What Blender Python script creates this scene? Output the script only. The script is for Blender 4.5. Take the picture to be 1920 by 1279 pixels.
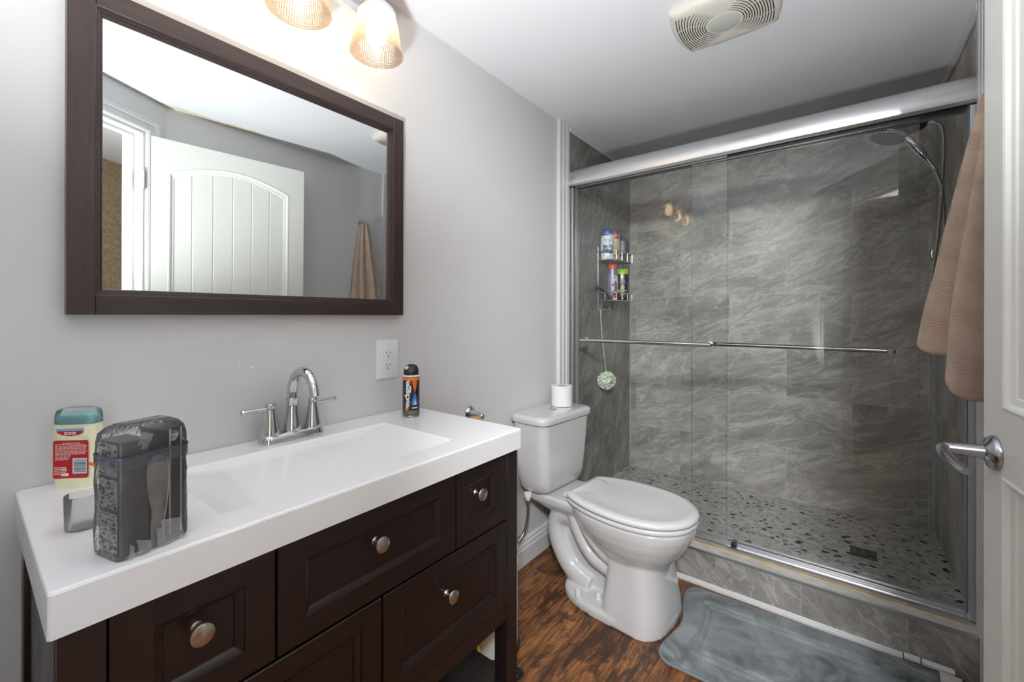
import bpy, bmesh, math, random
from mathutils import Vector, Matrix, noise as mnoise

# ------------------------------------------------------------------ scene
for o in list(bpy.data.objects):
    bpy.data.objects.remove(o, do_unlink=True)
SC = bpy.context.scene
COL = SC.collection
PI = math.pi

# ---- camera
S_CAM, H_CAM = 1.22, 1.206
FPX, CY, YAW, ROLL = 798.606, 591.85, 0.656667, 0.0016627
cam_d = bpy.data.cameras.new('camera')
cam = bpy.data.objects.new('camera', cam_d)
COL.objects.link(cam)
cam_d.sensor_width = 36.0
cam_d.lens = FPX / 1920 * 36.0
cam_d.shift_y = -(639.5 - CY) / 1920
cam_d.clip_start = 0.02
fw = Vector((-math.sin(YAW), math.cos(YAW), 0))
rt = Vector((math.cos(YAW), math.sin(YAW), 0))
up = Vector((0, 0, 1))
r2 = rt * math.cos(ROLL) + up * math.sin(ROLL)
u2 = -rt * math.sin(ROLL) + up * math.cos(ROLL)
M = Matrix.Identity(4)
for i in range(3):
    M[i][0], M[i][1], M[i][2] = r2[i], u2[i], -fw[i]
M[0][3], M[1][3], M[2][3] = S_CAM, 0.0, H_CAM
cam.matrix_world = M
SC.camera = cam

# ---- world, exposure, cycles quality
wd = bpy.data.worlds.new('world')
SC.world = wd
wd.use_nodes = True
wd.node_tree.nodes['Background'].inputs[0].default_value = (0.9, 0.95, 1.0, 1)
wd.node_tree.nodes['Background'].inputs[1].default_value = 0.35
SC.view_settings.view_transform = 'Standard'
SC.view_settings.look = 'None'
SC.view_settings.gamma = 1.0
SC.view_settings.use_curve_mapping = False
SC.view_settings.exposure = 0.66
SC.cycles.use_denoising = True
SC.cycles.max_bounces = 14
SC.cycles.diffuse_bounces = 7
SC.cycles.glossy_bounces = 7
SC.cycles.transmission_bounces = 10
SC.cycles.transparent_max_bounces = 24
SC.cycles.caustics_reflective = False
SC.cycles.caustics_refractive = False
SC.cycles.sample_clamp_indirect = 6.0

ZCEIL = 2.272
BULB = 18.0          # emission of the three vanity bulbs
FLASH = 140.0          # photographer's strobe bounced off the ceiling, watts
HALL = 54.0           # added fill light in the hallway, watts


def area(name, loc, target, size, power, color=(1, 1, 1)):
    l = bpy.data.lights.new(name, 'AREA')
    l.shape = 'DISK'
    l.size = size
    l.energy = power
    l.color = color
    o = bpy.data.objects.new(name, l)
    COL.objects.link(o)
    o.location = loc
    o.rotation_euler = (Vector(target) - Vector(loc)).to_track_quat('-Z', 'Y').to_euler()
    return o


area('hall_fill_light', (1.765, -0.78, 2.12), (0.95, 2.4, 1.0), 0.28, HALL, (0.96, 0.985, 1.0))  # unseen fill light added beyond the doorway to brighten the shower
_l = bpy.data.lights.new('bounced_strobe', 'SPOT')      # photographer's strobe, aimed up at the ceiling
_l.energy, _l.color = FLASH, (0.95, 0.985, 1.0)
_l.spot_size, _l.spot_blend, _l.shadow_soft_size = math.radians(110), 0.8, 0.06
_o = bpy.data.objects.new('bounced_strobe', _l)
COL.objects.link(_o)
_o.location = (1.05, -0.15, 0.80)
_o.rotation_euler = (Vector((1.00, 0.34, ZCEIL)) - Vector(_o.location)).to_track_quat('-Z', 'Y').to_euler()

# ------------------------------------------------------------------ helpers


def srgb(r, g, b):
    def f(c):
        c /= 255.0
        return c / 12.92 if c <= 0.04045 else ((c + 0.055) / 1.055) ** 2.4
    return (f(r), f(g), f(b), 1.0)


class N:
    """small node-tree builder"""
    def __init__(s, name):
        s.m = bpy.data.materials.new(name)
        s.m.use_nodes = True
        s.t = s.m.node_tree
        s.t.nodes.clear()
        s.out = s.t.nodes.new('ShaderNodeOutputMaterial')

    def n(s, kind, **kw):
        nd = s.t.nodes.new('ShaderNode' + kind)
        for k, v in kw.items():
            setattr(nd, k, v)
        return nd

    def set(s, nd, **kw):
        for k, v in kw.items():
            key = k.replace('_', ' ')
            s.put(nd.inputs[key], v)
        return nd

    def put(s, sock, v):
        if isinstance(v, bpy.types.NodeSocket):
            s.t.links.new(v, sock)
        else:
            sock.default_value = v

    def bsdf(s, **kw):
        b = s.n('BsdfPrincipled')
        s.set(b, **kw)
        s.t.links.new(b.outputs[0], s.out.inputs[0])
        return b

    def math(s, op, a, b=None, c=None, clamp=False):
        nd = s.n('Math', operation=op, use_clamp=clamp)
        s.put(nd.inputs[0], a)
        if b is not None:
            s.put(nd.inputs[1], b)
        if c is not None:
            s.put(nd.inputs[2], c)
        return nd.outputs[0]

    def ramp(s, fac, stops, interp='LINEAR'):
        r = s.n('ValToRGB')
        r.color_ramp.interpolation = interp
        e = r.color_ramp.elements
        while len(e) > 1:
            e.remove(e[-1])
        e[0].position, e[0].color = stops[0]
        for p, c in stops[1:]:
            k = e.new(p)
            k.color = c
        s.put(r.inputs[0], fac)
        return r.outputs[0]

    def mix(s, fac, a, b, blend='MIX'):
        nd = s.n('Mix', data_type='RGBA', blend_type=blend)
        s.put(nd.inputs[0], fac)
        s.put(nd.inputs[6], a)
        s.put(nd.inputs[7], b)
        return nd.outputs[2]

    def coord(s, out='Object', scale=(1, 1, 1), rot=(0, 0, 0), loc=(0, 0, 0)):
        tc = s.n('TexCoord')
        mp = s.n('Mapping')
        mp.inputs['Scale'].default_value = scale
        mp.inputs['Rotation'].default_value = rot
        mp.inputs['Location'].default_value = loc
        s.t.links.new(tc.outputs[out], mp.inputs[0])
        return mp.outputs[0]

    def mapping(s, vec, scale=(1, 1, 1), rot=(0, 0, 0), loc=(0, 0, 0)):
        mp = s.n('Mapping')
        mp.inputs['Scale'].default_value = scale
        mp.inputs['Rotation'].default_value = rot
        mp.inputs['Location'].default_value = loc
        s.t.links.new(vec, mp.inputs[0])
        return mp.outputs[0]

    def noise(s, vec, scale=5, detail=4, rough=0.5, dist=0.0, w=None, out=0):
        nd = s.n('TexNoise')
        if w is not None:
            nd.noise_dimensions = '4D'
            s.put(nd.inputs['W'], w)
        s.put(nd.inputs['Vector'], vec)
        s.set(nd, Scale=scale, Detail=detail, Roughness=rough, Distortion=dist)
        return nd.outputs[out]

    def bump(s, b, h, strength=0.2, dist=0.01):
        nd = s.n('Bump')
        s.set(nd, Strength=strength, Distance=dist, Height=h)
        s.t.links.new(nd.outputs[0], b.inputs['Normal'])
        return nd


def plain(name, col, rough=0.5, metal=0.0, coat=0.0, vary=0.0, scale=20, bump=0.0, spec=0.5, ior=None):
    k = N(name)
    c = srgb(*col)
    if vary or bump:
        v = k.coord()
        nz = k.noise(v, scale, 5, 0.6)
        a = tuple(min(1, x * (1 + vary)) for x in c[:3]) + (1,)
        d = tuple(x * (1 - vary) for x in c[:3]) + (1,)
        cc = k.ramp(nz, [(0.3, d), (0.7, a)])
    else:
        cc = c
    b = k.bsdf(Base_Color=cc, Roughness=rough, Metallic=metal)
    b.inputs['Coat Weight'].default_value = coat
    b.inputs['Coat Roughness'].default_value = 0.05
    b.inputs['Specular IOR Level'].default_value = spec
    if bump:
        k.bump(b, nz, bump, 0.002)
    return k.m


ORG = {}


def tag(o, label=None, cat=None, group=None, kind=None):
    if label:
        o['label'] = label
    if cat:
        o['category'] = cat
    if group:
        o['group'] = group
    if kind:
        o['kind'] = kind
    return o


def thing(name, label, cat, loc=(0, 0, 0), rotz=0.0, group=None, local=False, kind=None):
    o = bpy.data.objects.new(name, None)
    o.empty_display_size = 0.05
    COL.objects.link(o)
    o.location = loc
    o.rotation_euler = (0, 0, rotz)
    tag(o, label, cat, group, kind)
    ORG[o.name] = Vector((0, 0, 0)) if local else Vector(loc)
    return o


def obj(name, bm, mat, parent=None, base=None, smooth=True, angle=38, bevel=0.0, bseg=2,
        sub=0, solid=0.0, label=None, remesh=0.0, smoothit=0, fix=True):
    if fix:
        bmesh.ops.recalc_face_normals(bm, faces=bm.faces[:])
    me = bpy.data.meshes.new(name)
    org = Vector((0, 0, 0))
    if parent is not None:
        org = ORG[parent.name]
    elif base is not None:
        org = Vector(base)
    if org.length > 0:
        bmesh.ops.translate(bm, verts=bm.verts[:], vec=-org)
    bm.to_mesh(me)
    bm.free()
    mats = mat if isinstance(mat, (list, tuple)) else [mat]
    for m in mats:
        me.materials.append(m)
    if smooth:
        me.shade_smooth()
        me.set_sharp_from_angle(angle=math.radians(angle))
    o = bpy.data.objects.new(name, me)
    COL.objects.link(o)
    if parent is not None:
        o.parent = parent
    elif base is not None:
        o.location = base
    ORG[o.name] = org
    if remesh:
        md = o.modifiers.new('remesh', 'REMESH')
        md.mode = 'VOXEL'
        md.voxel_size = remesh
        md.use_smooth_shade = True
    if smoothit:
        md = o.modifiers.new('smooth', 'SMOOTH')
        md.factor = 0.5
        md.iterations = smoothit
    if solid:
        md = o.modifiers.new('solid', 'SOLIDIFY')
        md.thickness = solid
        md.offset = 0
    if sub:
        md = o.modifiers.new('sub', 'SUBSURF')
        md.levels = sub
        md.render_levels = sub
    if bevel:
        md = o.modifiers.new('bevel', 'BEVEL')
        md.width = bevel
        md.segments = bseg
        md.limit_method = 'ANGLE'
        md.angle_limit = math.radians(35)
        md.harden_normals = False
    if label:
        o['label'] = label
    return o


def struct(name, bm, mat, parent=None, **kw):
    o = obj(name, bm, mat, parent, **kw)
    if parent is None:
        o['kind'] = 'structure'
    return o


def B():
    return bmesh.new()


def box(bm, x0, x1, y0, y1, z0, z1, mi=0, mat=None):
    vs = [bm.verts.new(p) for p in ((x0, y0, z0), (x1, y0, z0), (x1, y1, z0), (x0, y1, z0),
                                     (x0, y0, z1), (x1, y0, z1), (x1, y1, z1), (x0, y1, z1))]
    fs = []
    for f in ((0, 3, 2, 1), (4, 5, 6, 7), (0, 1, 5, 4), (1, 2, 6, 5), (2, 3, 7, 6), (3, 0, 4, 7)):
        fc = bm.faces.new([vs[i] for i in f])
        fc.material_index = mi
        fs.append(fc)
    if mat is not None:
        bmesh.ops.transform(bm, matrix=mat, verts=vs)
    return vs


def frame_axes(d):
    d = d.normalized()
    a = Vector((0, 0, 1)) if abs(d.z) < 0.9 else Vector((1, 0, 0))
    x = a.cross(d).normalized()
    return x, d.cross(x).normalized()


def loft(bm, rings, cap=True, closed=True, mi=0):
    R = [[bm.verts.new(p) for p in r] for r in rings]
    n = len(R[0])
    for i in range(len(R) - 1):
        for j in range(n if closed else n - 1):
            k = (j + 1) % n
            f = bm.faces.new((R[i][j], R[i][k], R[i + 1][k], R[i + 1][j]))
            f.material_index = mi
    if cap and closed:
        for r in (R[0], R[-1]):
            try:
                f = bm.faces.new(r)
                f.material_index = mi
            except ValueError:
                pass
    return R


def circ(c, ax, ay, r, seg, r2=None):
    r2 = r if r2 is None else r2
    return [Vector(c) + ax * (math.cos(2 * PI * i / seg) * r) + ay * (math.sin(2 * PI * i / seg) * r2) for i in range(seg)]


def cyl(bm, p0, p1, r0, r1=None, seg=24, cap=True, mi=0):
    p0, p1 = Vector(p0), Vector(p1)
    r1 = r0 if r1 is None else r1
    ax, ay = frame_axes(p1 - p0)
    return loft(bm, [circ(p0, ax, ay, r0, seg), circ(p1, ax, ay, r1, seg)], cap, mi=mi)


def lathe(bm, prof, c=(0, 0, 0), axis=(0, 0, 1), seg=32, cap=True, mi=0):
    """prof: list of (radius, height along axis)"""
    axis = Vector(axis).normalized()
    ax, ay = frame_axes(axis)
    c = Vector(c)
    return loft(bm, [circ(c + axis * h, ax, ay, max(r, 1e-5), seg) for r, h in prof], cap, mi=mi)


def spline(pts, n=8):
    pts = [Vector(p) for p in pts]
    out = []
    P = [pts[0] * 2 - pts[1]] + pts + [pts[-1] * 2 - pts[-2]]
    for i in range(1, len(P) - 2):
        a, b, c, d = P[i - 1], P[i], P[i + 1], P[i + 2]
        for k in range(n):
            t = k / n
            out.append(0.5 * ((2 * b) + (c - a) * t + (2 * a - 5 * b + 4 * c - d) * t * t + (3 * b - a - 3 * c + d) * t ** 3))
    out.append(pts[-1])
    return out


def tube(bm, pts, r, seg=10, cap=True, flat=1.0, mi=0):
    pts = [Vector(p) for p in pts]
    n = len(pts)
    rs = r if isinstance(r, (list, tuple)) else [r] * n
    rings = []
    ax = None
    for i, p in enumerate(pts):
        d = (pts[min(i + 1, n - 1)] - pts[max(i - 1, 0)])
        if d.length < 1e-9:
            d = Vector((0, 0, 1))
        d.normalize()
        if ax is None:
            ax, ay = frame_axes(d)
        else:
            ax = (ax - d * ax.dot(d)).normalized()
            ay = d.cross(ax).normalized()
        rings.append(circ(p, ax, ay, rs[i], seg, rs[i] * flat))
    return loft(bm, rings, cap, mi=mi)


def prism(bm, poly, axis, a, b, mi=0):
    """extrude a 2-D polygon along an axis. axis x: (y,z); y: (x,z); z: (x,y)"""
    def P(u, v, w):
        return {'x': (w, u, v), 'y': (u, w, v), 'z': (u, v, w)}[axis]
    return loft(bm, [[Vector(P(u, v, a)) for u, v in poly], [Vector(P(u, v, b)) for u, v in poly]], True, mi=mi)


def sphere(bm, c, r, sx=1, sy=1, sz=1, u=24, v=14, mi=0):
    before = set(bm.verts)
    g = bmesh.ops.create_uvsphere(bm, u_segments=u, v_segments=v, radius=r)
    for vt in g['verts']:
        vt.co = Vector((vt.co.x * sx, vt.co.y * sy, vt.co.z * sz)) + Vector(c)
    fs = set()
    for vt in g['verts']:
        for f in vt.link_faces:
            f.material_index = mi
    return g['verts']


def rrect(x0, x1, y0, y1, r, n=5):
    out = []
    for cx, cy, a0 in ((x1 - r, y1 - r, 0), (x0 + r, y1 - r, 90), (x0 + r, y0 + r, 180), (x1 - r, y0 + r, 270)):
        for i in range(n + 1):
            a = math.radians(a0 + 90 * i / n)
            out.append((cx + r * math.cos(a), cy + r * math.sin(a)))
    return out


def text_mesh(s, size, extrude=0.0003, shear=0.0, bold=0.0, align='CENTER', space=1.0):
    """letters as a bmesh in the XY plane, centred"""
    cu = bpy.data.curves.new('lettering', 'FONT')
    cu.body = s
    cu.size = size
    cu.extrude = extrude
    cu.offset = bold
    cu.shear = shear
    cu.space_character = space
    cu.align_x = align
    cu.align_y = 'CENTER'
    cu.resolution_u = 4
    o = bpy.data.objects.new('lettering', cu)
    COL.objects.link(o)
    dg = bpy.context.evaluated_depsgraph_get()
    me = bpy.data.meshes.new_from_object(o.evaluated_get(dg))
    bm = bmesh.new()
    bm.from_mesh(me)
    bpy.data.objects.remove(o, do_unlink=True)
    bpy.data.curves.remove(cu)
    bpy.data.meshes.remove(me)
    return bm


def dup(root, loc=None, label=None):
    r = root.copy()
    COL.objects.link(r)
    ORG[r.name] = ORG[root.name]
    if loc is not None:
        r.location = loc
    if label:
        r['label'] = label
    for ch in list(root.children):
        c = ch.copy()
        COL.objects.link(c)
        c.parent = r
        ORG[c.name] = ORG[ch.name]
        for g in list(ch.children):
            d = g.copy()
            COL.objects.link(d)
            d.parent = c
    return r

# ------------------------------------------------------------------ materials


def m_wall():
    k = N('wall_paint')
    v = k.coord()
    nz = k.noise(v, 60, 4, 0.6)
    c = k.ramp(k.noise(v, 1.5, 3), [(0.3, srgb(209, 208, 209)), (0.7, srgb(213, 213, 214))])
    # a few tiny specks of pale filler left on the paint above the tap
    sep = k.n('SeparateXYZ')
    k.t.links.new(v, sep.inputs[0])
    for (py, pz, r) in SPECKS:
        dy = k.math('SUBTRACT', sep.outputs[1], py)
        dz = k.math('SUBTRACT', sep.outputs[2], pz)
        d = k.math('SQRT', k.math('ADD', k.math('MULTIPLY', dy, dy), k.math('MULTIPLY', dz, dz)))
        c = k.mix(k.math('LESS_THAN', d, r), c, srgb(250, 246, 225))
    b = k.bsdf(Base_Color=c, Roughness=0.42)
    b.inputs['Specular IOR Level'].default_value = 0.35
    k.bump(b, nz, 0.04, 0.002)
    return k.m


SPECKS = [(0.437, 1.083, 0.0018), (0.468, 1.071, 0.0026), (0.546, 1.094, 0.0014), (0.645, 1.057, 0.0012)]


def m_ceiling():
    k = N('ceiling_paint')
    v = k.coord()
    nz = k.noise(v, 120, 3, 0.6)
    sep = k.n('SeparateXYZ')
    k.t.links.new(v, sep.inputs[0])
    # brown water stain along the corner above the door
    dx = k.math('ABSOLUTE', k.math('SUBTRACT', sep.outputs[0], 1.575))
    n2 = k.noise(v, 9, 5, 0.65)
    yy = k.math('COMPARE', sep.outputs[1], 0.86, 0.26)
    f = k.math('MULTIPLY', k.math('LESS_THAN', k.math('ADD', dx, k.math('MULTIPLY', n2, 0.06)), 0.05), yy)
    c = k.mix(k.math('MULTIPLY', f, 0.7), srgb(228, 229, 233), srgb(205, 190, 150))
    b = k.bsdf(Base_Color=c, Roughness=0.6)
    k.bump(b, nz, 0.05, 0.002)
    return k.m


def m_tile(name, plane, shift=(0, 0), vein=0.35, dark=1.0, seed=0.0, steep=False, bw=0.61, rh=0.305):
    k = N(name)
    tc = k.n('TexCoord')
    sep = k.n('SeparateXYZ')
    k.t.links.new(tc.outputs['Object'], sep.inputs[0])
    ax = {'x': 0, 'y': 1, 'z': 2}
    cmb = k.n('CombineXYZ')
    k.put(cmb.inputs[0], k.math('ADD', sep.outputs[ax[plane[0]]], shift[0]))
    k.put(cmb.inputs[1], k.math('ADD', sep.outputs[ax[plane[1]]], shift[1]))
    uv = cmb.outputs[0]
    br = k.n('TexBrick')
    br.offset = 0.5
    br.offset_frequency = 2
    k.put(br.inputs['Vector'], uv)
    k.set(br, Scale=1.0, Mortar_Size=0.0011, Mortar_Smooth=0.0, Bias=0.0, Brick_Width=bw, Row_Height=rh)
    br.inputs['Color1'].default_value = (0, 0, 0, 1)
    br.inputs['Color2'].default_value = (1, 1, 1, 1)
    rnd = k.math('ADD', k.math('MULTIPLY', br.outputs['Color'], 3.0), seed)
    sv = k.mapping(k.mapping(uv, rot=(0, 0, -vein)), scale=(0.9, 2.5, 1))
    warp = k.noise(sv, 1.3, 3, 0.5, 0.0, w=rnd, out=1)
    wv = k.n('VectorMath', operation='MULTIPLY_ADD')
    k.put(wv.inputs[0], warp)
    wv.inputs[1].default_value = (0.55, 0.55, 0.55)
    k.put(wv.inputs[2], sv)
    wv = wv.outputs[0]
    n1 = k.noise(wv, 1.7, 8, 0.64, 0.9, w=rnd)
    n2 = k.noise(wv, 2.3, 6, 0.6, 1.4, w=k.math('ADD', rnd, 7.3))
    n3 = k.noise(wv, 4.2, 7, 0.64, 1.6, w=k.math('ADD', rnd, 3.1))
    n4 = k.noise(uv, 45, 4, 0.7)
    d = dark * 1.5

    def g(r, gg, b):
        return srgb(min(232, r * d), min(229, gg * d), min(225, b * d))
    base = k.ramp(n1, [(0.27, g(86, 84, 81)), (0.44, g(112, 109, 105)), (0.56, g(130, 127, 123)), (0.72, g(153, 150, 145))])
    base = k.mix(k.math('MULTIPLY', n4, 0.22), base, g(92, 88, 84))
    r2_ = k.math('ABSOLUTE', k.math('SUBTRACT', n2, 0.5))
    lv = k.math('MULTIPLY', k.math('SUBTRACT', 1.0, k.math('DIVIDE', r2_, 0.030), clamp=True), k.math('MULTIPLY', n1, 0.95), clamp=True)
    base = k.mix(lv, base, g(166, 163, 158))
    r3_ = k.math('ABSOLUTE', k.math('SUBTRACT', n3, 0.5))
    dv = k.math('MULTIPLY', k.math('SUBTRACT', 1.0, k.math('DIVIDE', r3_, 0.02), clamp=True), 0.42)
    base = k.mix(dv, base, g(74, 70, 67))
    r4_ = k.math('ABSOLUTE', k.math('SUBTRACT', n3, 0.62))
    lv2 = k.math('MULTIPLY', k.math('SUBTRACT', 1.0, k.math('DIVIDE', r4_, 0.014), clamp=True), 0.5)
    base = k.mix(lv2, base, g(160, 156, 151))
    base = k.mix(k.math('MULTIPLY', br.outputs['Fac'], 0.6), base, g(150, 147, 142))
    b = k.bsdf(Base_Color=base, Roughness=0.36)
    b.inputs['Specular IOR Level'].default_value = 0.45
    k.bump(b, k.math('SUBTRACT', n3, k.math('MULTIPLY', br.outputs['Fac'], 0.5)), 0.12, 0.004)
    return k.m


def m_pebble():
    k = N('pebble_floor')
    v = k.coord()
    wz = k.noise(v, 22, 3, 0.5, out=1)
    wv = k.n('VectorMath', operation='MULTIPLY_ADD')
    k.put(wv.inputs[0], wz)
    wv.inputs[1].default_value = (0.030, 0.030, 0.0)
    k.put(wv.inputs[2], v)
    pv = k.mapping(wv.outputs[0], scale=(1, 1.25, 0.0), rot=(0, 0, 0.5))

    def vor(scale, feat='F1'):
        nd = k.n('TexVoronoi')
        nd.feature = feat
        k.put(nd.inputs['Vector'], pv)
        nd.inputs['Scale'].default_value = scale
        return nd
    a = vor(26)
    sp = k.n('SeparateColor')
    k.t.links.new(a.outputs['Color'], sp.inputs[0])
    size = k.math('MULTIPLY_ADD', sp.outputs[1], 0.14, 0.24)
    inside = k.math('LESS_THAN', a.outputs['Distance'], size)
    blk = k.math('MULTIPLY', inside, k.math('GREATER_THAN', sp.outputs[0], 0.66))
    gry = k.math('MULTIPLY', inside, k.math('LESS_THAN', sp.outputs[0], 0.22))
    e = vor(48)
    n1 = k.noise(k.coord(scale=(1, 2.4, 1), rot=(0, 0, 0.4)), 9, 6, 0.65, 1.0)
    c = k.ramp(n1, [(0.25, srgb(172, 170, 167)), (0.5, srgb(206, 204, 200)), (0.75, srgb(228, 226, 222))])
    c = k.mix(k.math('MULTIPLY', k.math('GREATER_THAN', e.outputs['Distance'], 0.62), 0.5), c, srgb(128, 126, 124))
    c = k.mix(k.math('MULTIPLY', gry, 0.75), c, srgb(116, 116, 119))
    c = k.mix(blk, c, srgb(24, 26, 32))
    b = k.bsdf(Base_Color=c, Roughness=0.45)
    k.bump(b, a.outputs['Distance'], 0.05, 0.003)
    return k.m


def m_floor():
    k = N('rustic_plank')
    v = k.coord(rot=(0, 0, PI / 2))
    br = k.n('TexBrick')
    br.offset = 0.37
    k.put(br.inputs['Vector'], v)
    k.set(br, Scale=1.0, Mortar_Size=0.0009, Mortar_Smooth=0.3, Brick_Width=1.22, Row_Height=0.152)
    br.inputs['Color1'].default_value = (0, 0, 0, 1)
    br.inputs['Color2'].default_value = (1, 1, 1, 1)
    w = k.math('MULTIPLY', br.outputs['Color'], 9.0)
    g1 = k.mapping(v, scale=(1.0, 9.0, 1))
    n1 = k.noise(g1, 5.0, 8, 0.68, 0.8, w=w)
    g2 = k.mapping(v, scale=(1.0, 30, 1))
    n2 = k.noise(g2, 7, 5, 0.7, 0.4, w=w)
    g3 = k.mapping(v, scale=(1.0, 2.4, 1))
    n3 = k.noise(g3, 6.5, 7, 0.70, 0.6, w=w)
    n4 = k.noise(v, 90, 3, 0.7)
    tone = k.ramp(br.outputs['Color'], [(0.0, srgb(106, 68, 42)), (0.5, srgb(132, 86, 54)), (1.0, srgb(92, 62, 44))])
    c = k.mix(k.ramp(n1, [(0.38, (0, 0, 0, 1)), (0.62, (1, 1, 1, 1))]), k.mix(0.6, tone, srgb(54, 32, 20)), k.mix(0.65, tone, srgb(196, 132, 74)))
    c = k.mix(k.math('MULTIPLY', k.ramp(n2, [(0.40, (1, 1, 1, 1)), (0.52, (0, 0, 0, 1))]), 0.75), c, srgb(52, 30, 18))
    blot = k.ramp(n3, [(0.50, (0, 0, 0, 1)), (0.57, (1, 1, 1, 1))])
    blot = k.math('MULTIPLY', blot, k.ramp(n2, [(0.3, (0.55, 0.55, 0.55, 1)), (0.6, (1, 1, 1, 1))]))
    c = k.mix(k.math('MULTIPLY', blot, 0.88), c, srgb(36, 25, 22))
    c = k.mix(k.math('MULTIPLY', n4, 0.25), c, srgb(90, 58, 36))
    c = k.mix(k.math('MULTIPLY', br.outputs['Fac'], 0.7), c, srgb(30, 18, 12))
    b = k.bsdf(Base_Color=c, Roughness=0.42)
    k.bump(b, k.math('SUBTRACT', n2, br.outputs['Fac']), 0.12, 0.002)
    return k.m


def m_wood(name='espresso_wood', axis='z', a=(22, 14, 14), c=(36, 23, 22)):
    k = N(name)
    sc = {'x': (1, 14, 14), 'y': (14, 1, 14), 'z': (14, 14, 1)}[axis]
    v = k.coord(scale=sc)
    n1 = k.noise(v, 6, 6, 0.6, 0.6)
    n2 = k.noise(k.coord(), 14, 3)
    col = k.ramp(n1, [(0.3, srgb(*a)), (0.7, srgb(*c))])
    b = k.bsdf(Base_Color=col, Roughness=k.ramp(n2, [(0.3, (0.28, 0.28, 0.28, 1)), (0.7, (0.38, 0.38, 0.38, 1))]))
    b.inputs['Specular IOR Level'].default_value = 0.5
    k.bump(b, n1, 0.06, 0.001)
    return k.m


def m_glass(name, tint, ior=1.5, rough=0.0, milk=0.0, wrinkle=0.0):
    k = N(name)
    tr = k.n('BsdfTransparent')
    tr.inputs[0].default_value = tint
    gl = k.n('BsdfGlossy')
    gl.inputs['Roughness'].default_value = rough
    fr = k.n('Fresnel')
    fr.inputs[0].default_value = ior
    if wrinkle:
        bp = k.n('Bump')
        k.set(bp, Strength=wrinkle, Distance=0.004, Height=k.noise(k.coord(), 55, 4, 0.6, 1.5))
        for nd in (gl, fr):
            k.t.links.new(bp.outputs[0], nd.inputs['Normal'])
    mx = k.n('MixShader')
    k.t.links.new(fr.outputs[0], mx.inputs[0])
    k.t.links.new(tr.outputs[0], mx.inputs[1])
    k.t.links.new(gl.outputs[0], mx.inputs[2])
    last = mx.outputs[0]
    if milk:
        df = k.n('BsdfDiffuse')
        df.inputs[0].default_value = (0.8, 0.8, 0.8, 1)
        m2 = k.n('MixShader')
        m2.inputs[0].default_value = milk
        k.t.links.new(last, m2.inputs[1])
        k.t.links.new(df.outputs[0], m2.inputs[2])
        last = m2.outputs[0]
    k.t.links.new(last, k.out.inputs[0])
    return k.m


def m_shade():
    """prismatic pressed glass: lets the lamp through and glows warm where lit"""
    k = N('ribbed_lamp_glass')
    tc = k.n('TexCoord')
    sep = k.n('SeparateXYZ')
    k.t.links.new(tc.outputs['Object'], sep.inputs[0])
    ang = k.math('ARCTAN2', sep.outputs[1], sep.outputs[0])
    w1 = k.math('SINE', k.math('MULTIPLY', ang, 64.0))
    w2 = k.math('SINE', k.math('MULTIPLY', sep.outputs[2], 1150.0))
    rib = k.math('MULTIPLY_ADD', k.math('ADD', w1, w2), 0.25, 0.5)
    tr = k.n('BsdfTransparent')
    tr.inputs[0].default_value = (0.80, 0.74, 0.67, 1)
    tl = k.n('BsdfTranslucent')
    tl.inputs[0].default_value = (0.84, 0.74, 0.62, 1)
    gl = k.n('BsdfGlossy')
    gl.inputs['Roughness'].default_value = 0.12
    bp = k.n('Bump')
    k.set(bp, Strength=0.6, Distance=0.0015, Height=rib)
    for nd in (tl, gl):
        k.t.links.new(bp.outputs[0], nd.inputs['Normal'])
    m1 = k.n('MixShader')
    k.put(m1.inputs[0], k.math('MULTIPLY_ADD', rib, 0.34, 0.10))
    k.t.links.new(tr.outputs[0], m1.inputs[1])
    k.t.links.new(tl.outputs[0], m1.inputs[2])
    m2 = k.n('MixShader')
    m2.inputs[0].default_value = 0.07
    k.t.links.new(m1.outputs[0], m2.inputs[1])
    k.t.links.new(gl.outputs[0], m2.inputs[2])
    k.t.links.new(m2.outputs[0], k.out.inputs[0])
    return k.m


def m_emit(name, col, s):
    k = N(name)
    e = k.n('Emission')
    e.inputs[0].default_value = col
    e.inputs[1].default_value = s
    k.t.links.new(e.outputs[0], k.out.inputs[0])
    return k.m


def m_towel():
    k = N('tan_terry')
    v = k.coord()
    n1 = k.noise(v, 320, 3, 0.7)
    n2 = k.noise(v, 14, 5, 0.6)
    n3 = k.noise(v, 90, 4, 0.7)
    c = k.ramp(n2, [(0.3, srgb(206, 180, 158)), (0.7, srgb(226, 204, 184))])
    c = k.mix(k.math('MULTIPLY', n3, 0.5), c, srgb(182, 154, 132))
    sep = k.n('SeparateXYZ')
    tc = k.n('TexCoord')
    k.t.links.new(tc.outputs['UV'], sep.inputs[0])
    # woven bands of small squares across the towel
    u = k.math('SINE', k.math('MULTIPLY', sep.outputs[0], 420.0))
    w = k.math('SINE', k.math('MULTIPLY', sep.outputs[1], 520.0))
    chk = k.math('MULTIPLY', u, w)
    band = k.math('GREATER_THAN', k.math('SINE', k.math('MULTIPLY', sep.outputs[1], 44.0)), 0.1)
    c = k.mix(k.math('MULTIPLY', k.math('MULTIPLY', k.math('GREATER_THAN', chk, 0.15), band), 0.24), c, srgb(160, 134, 114))
    b = k.bsdf(Base_Color=c, Roughness=0.95)
    b.inputs['Sheen Weight'].default_value = 0.35
    b.inputs['Sheen Roughness'].default_value = 0.5
    b.inputs['Specular IOR Level'].default_value = 0.1
    h = k.math('ADD', n1, k.math('MULTIPLY', k.math('MULTIPLY', chk, band), 0.3))
    k.bump(b, h, 0.9, 0.004)
    return k.m


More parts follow.
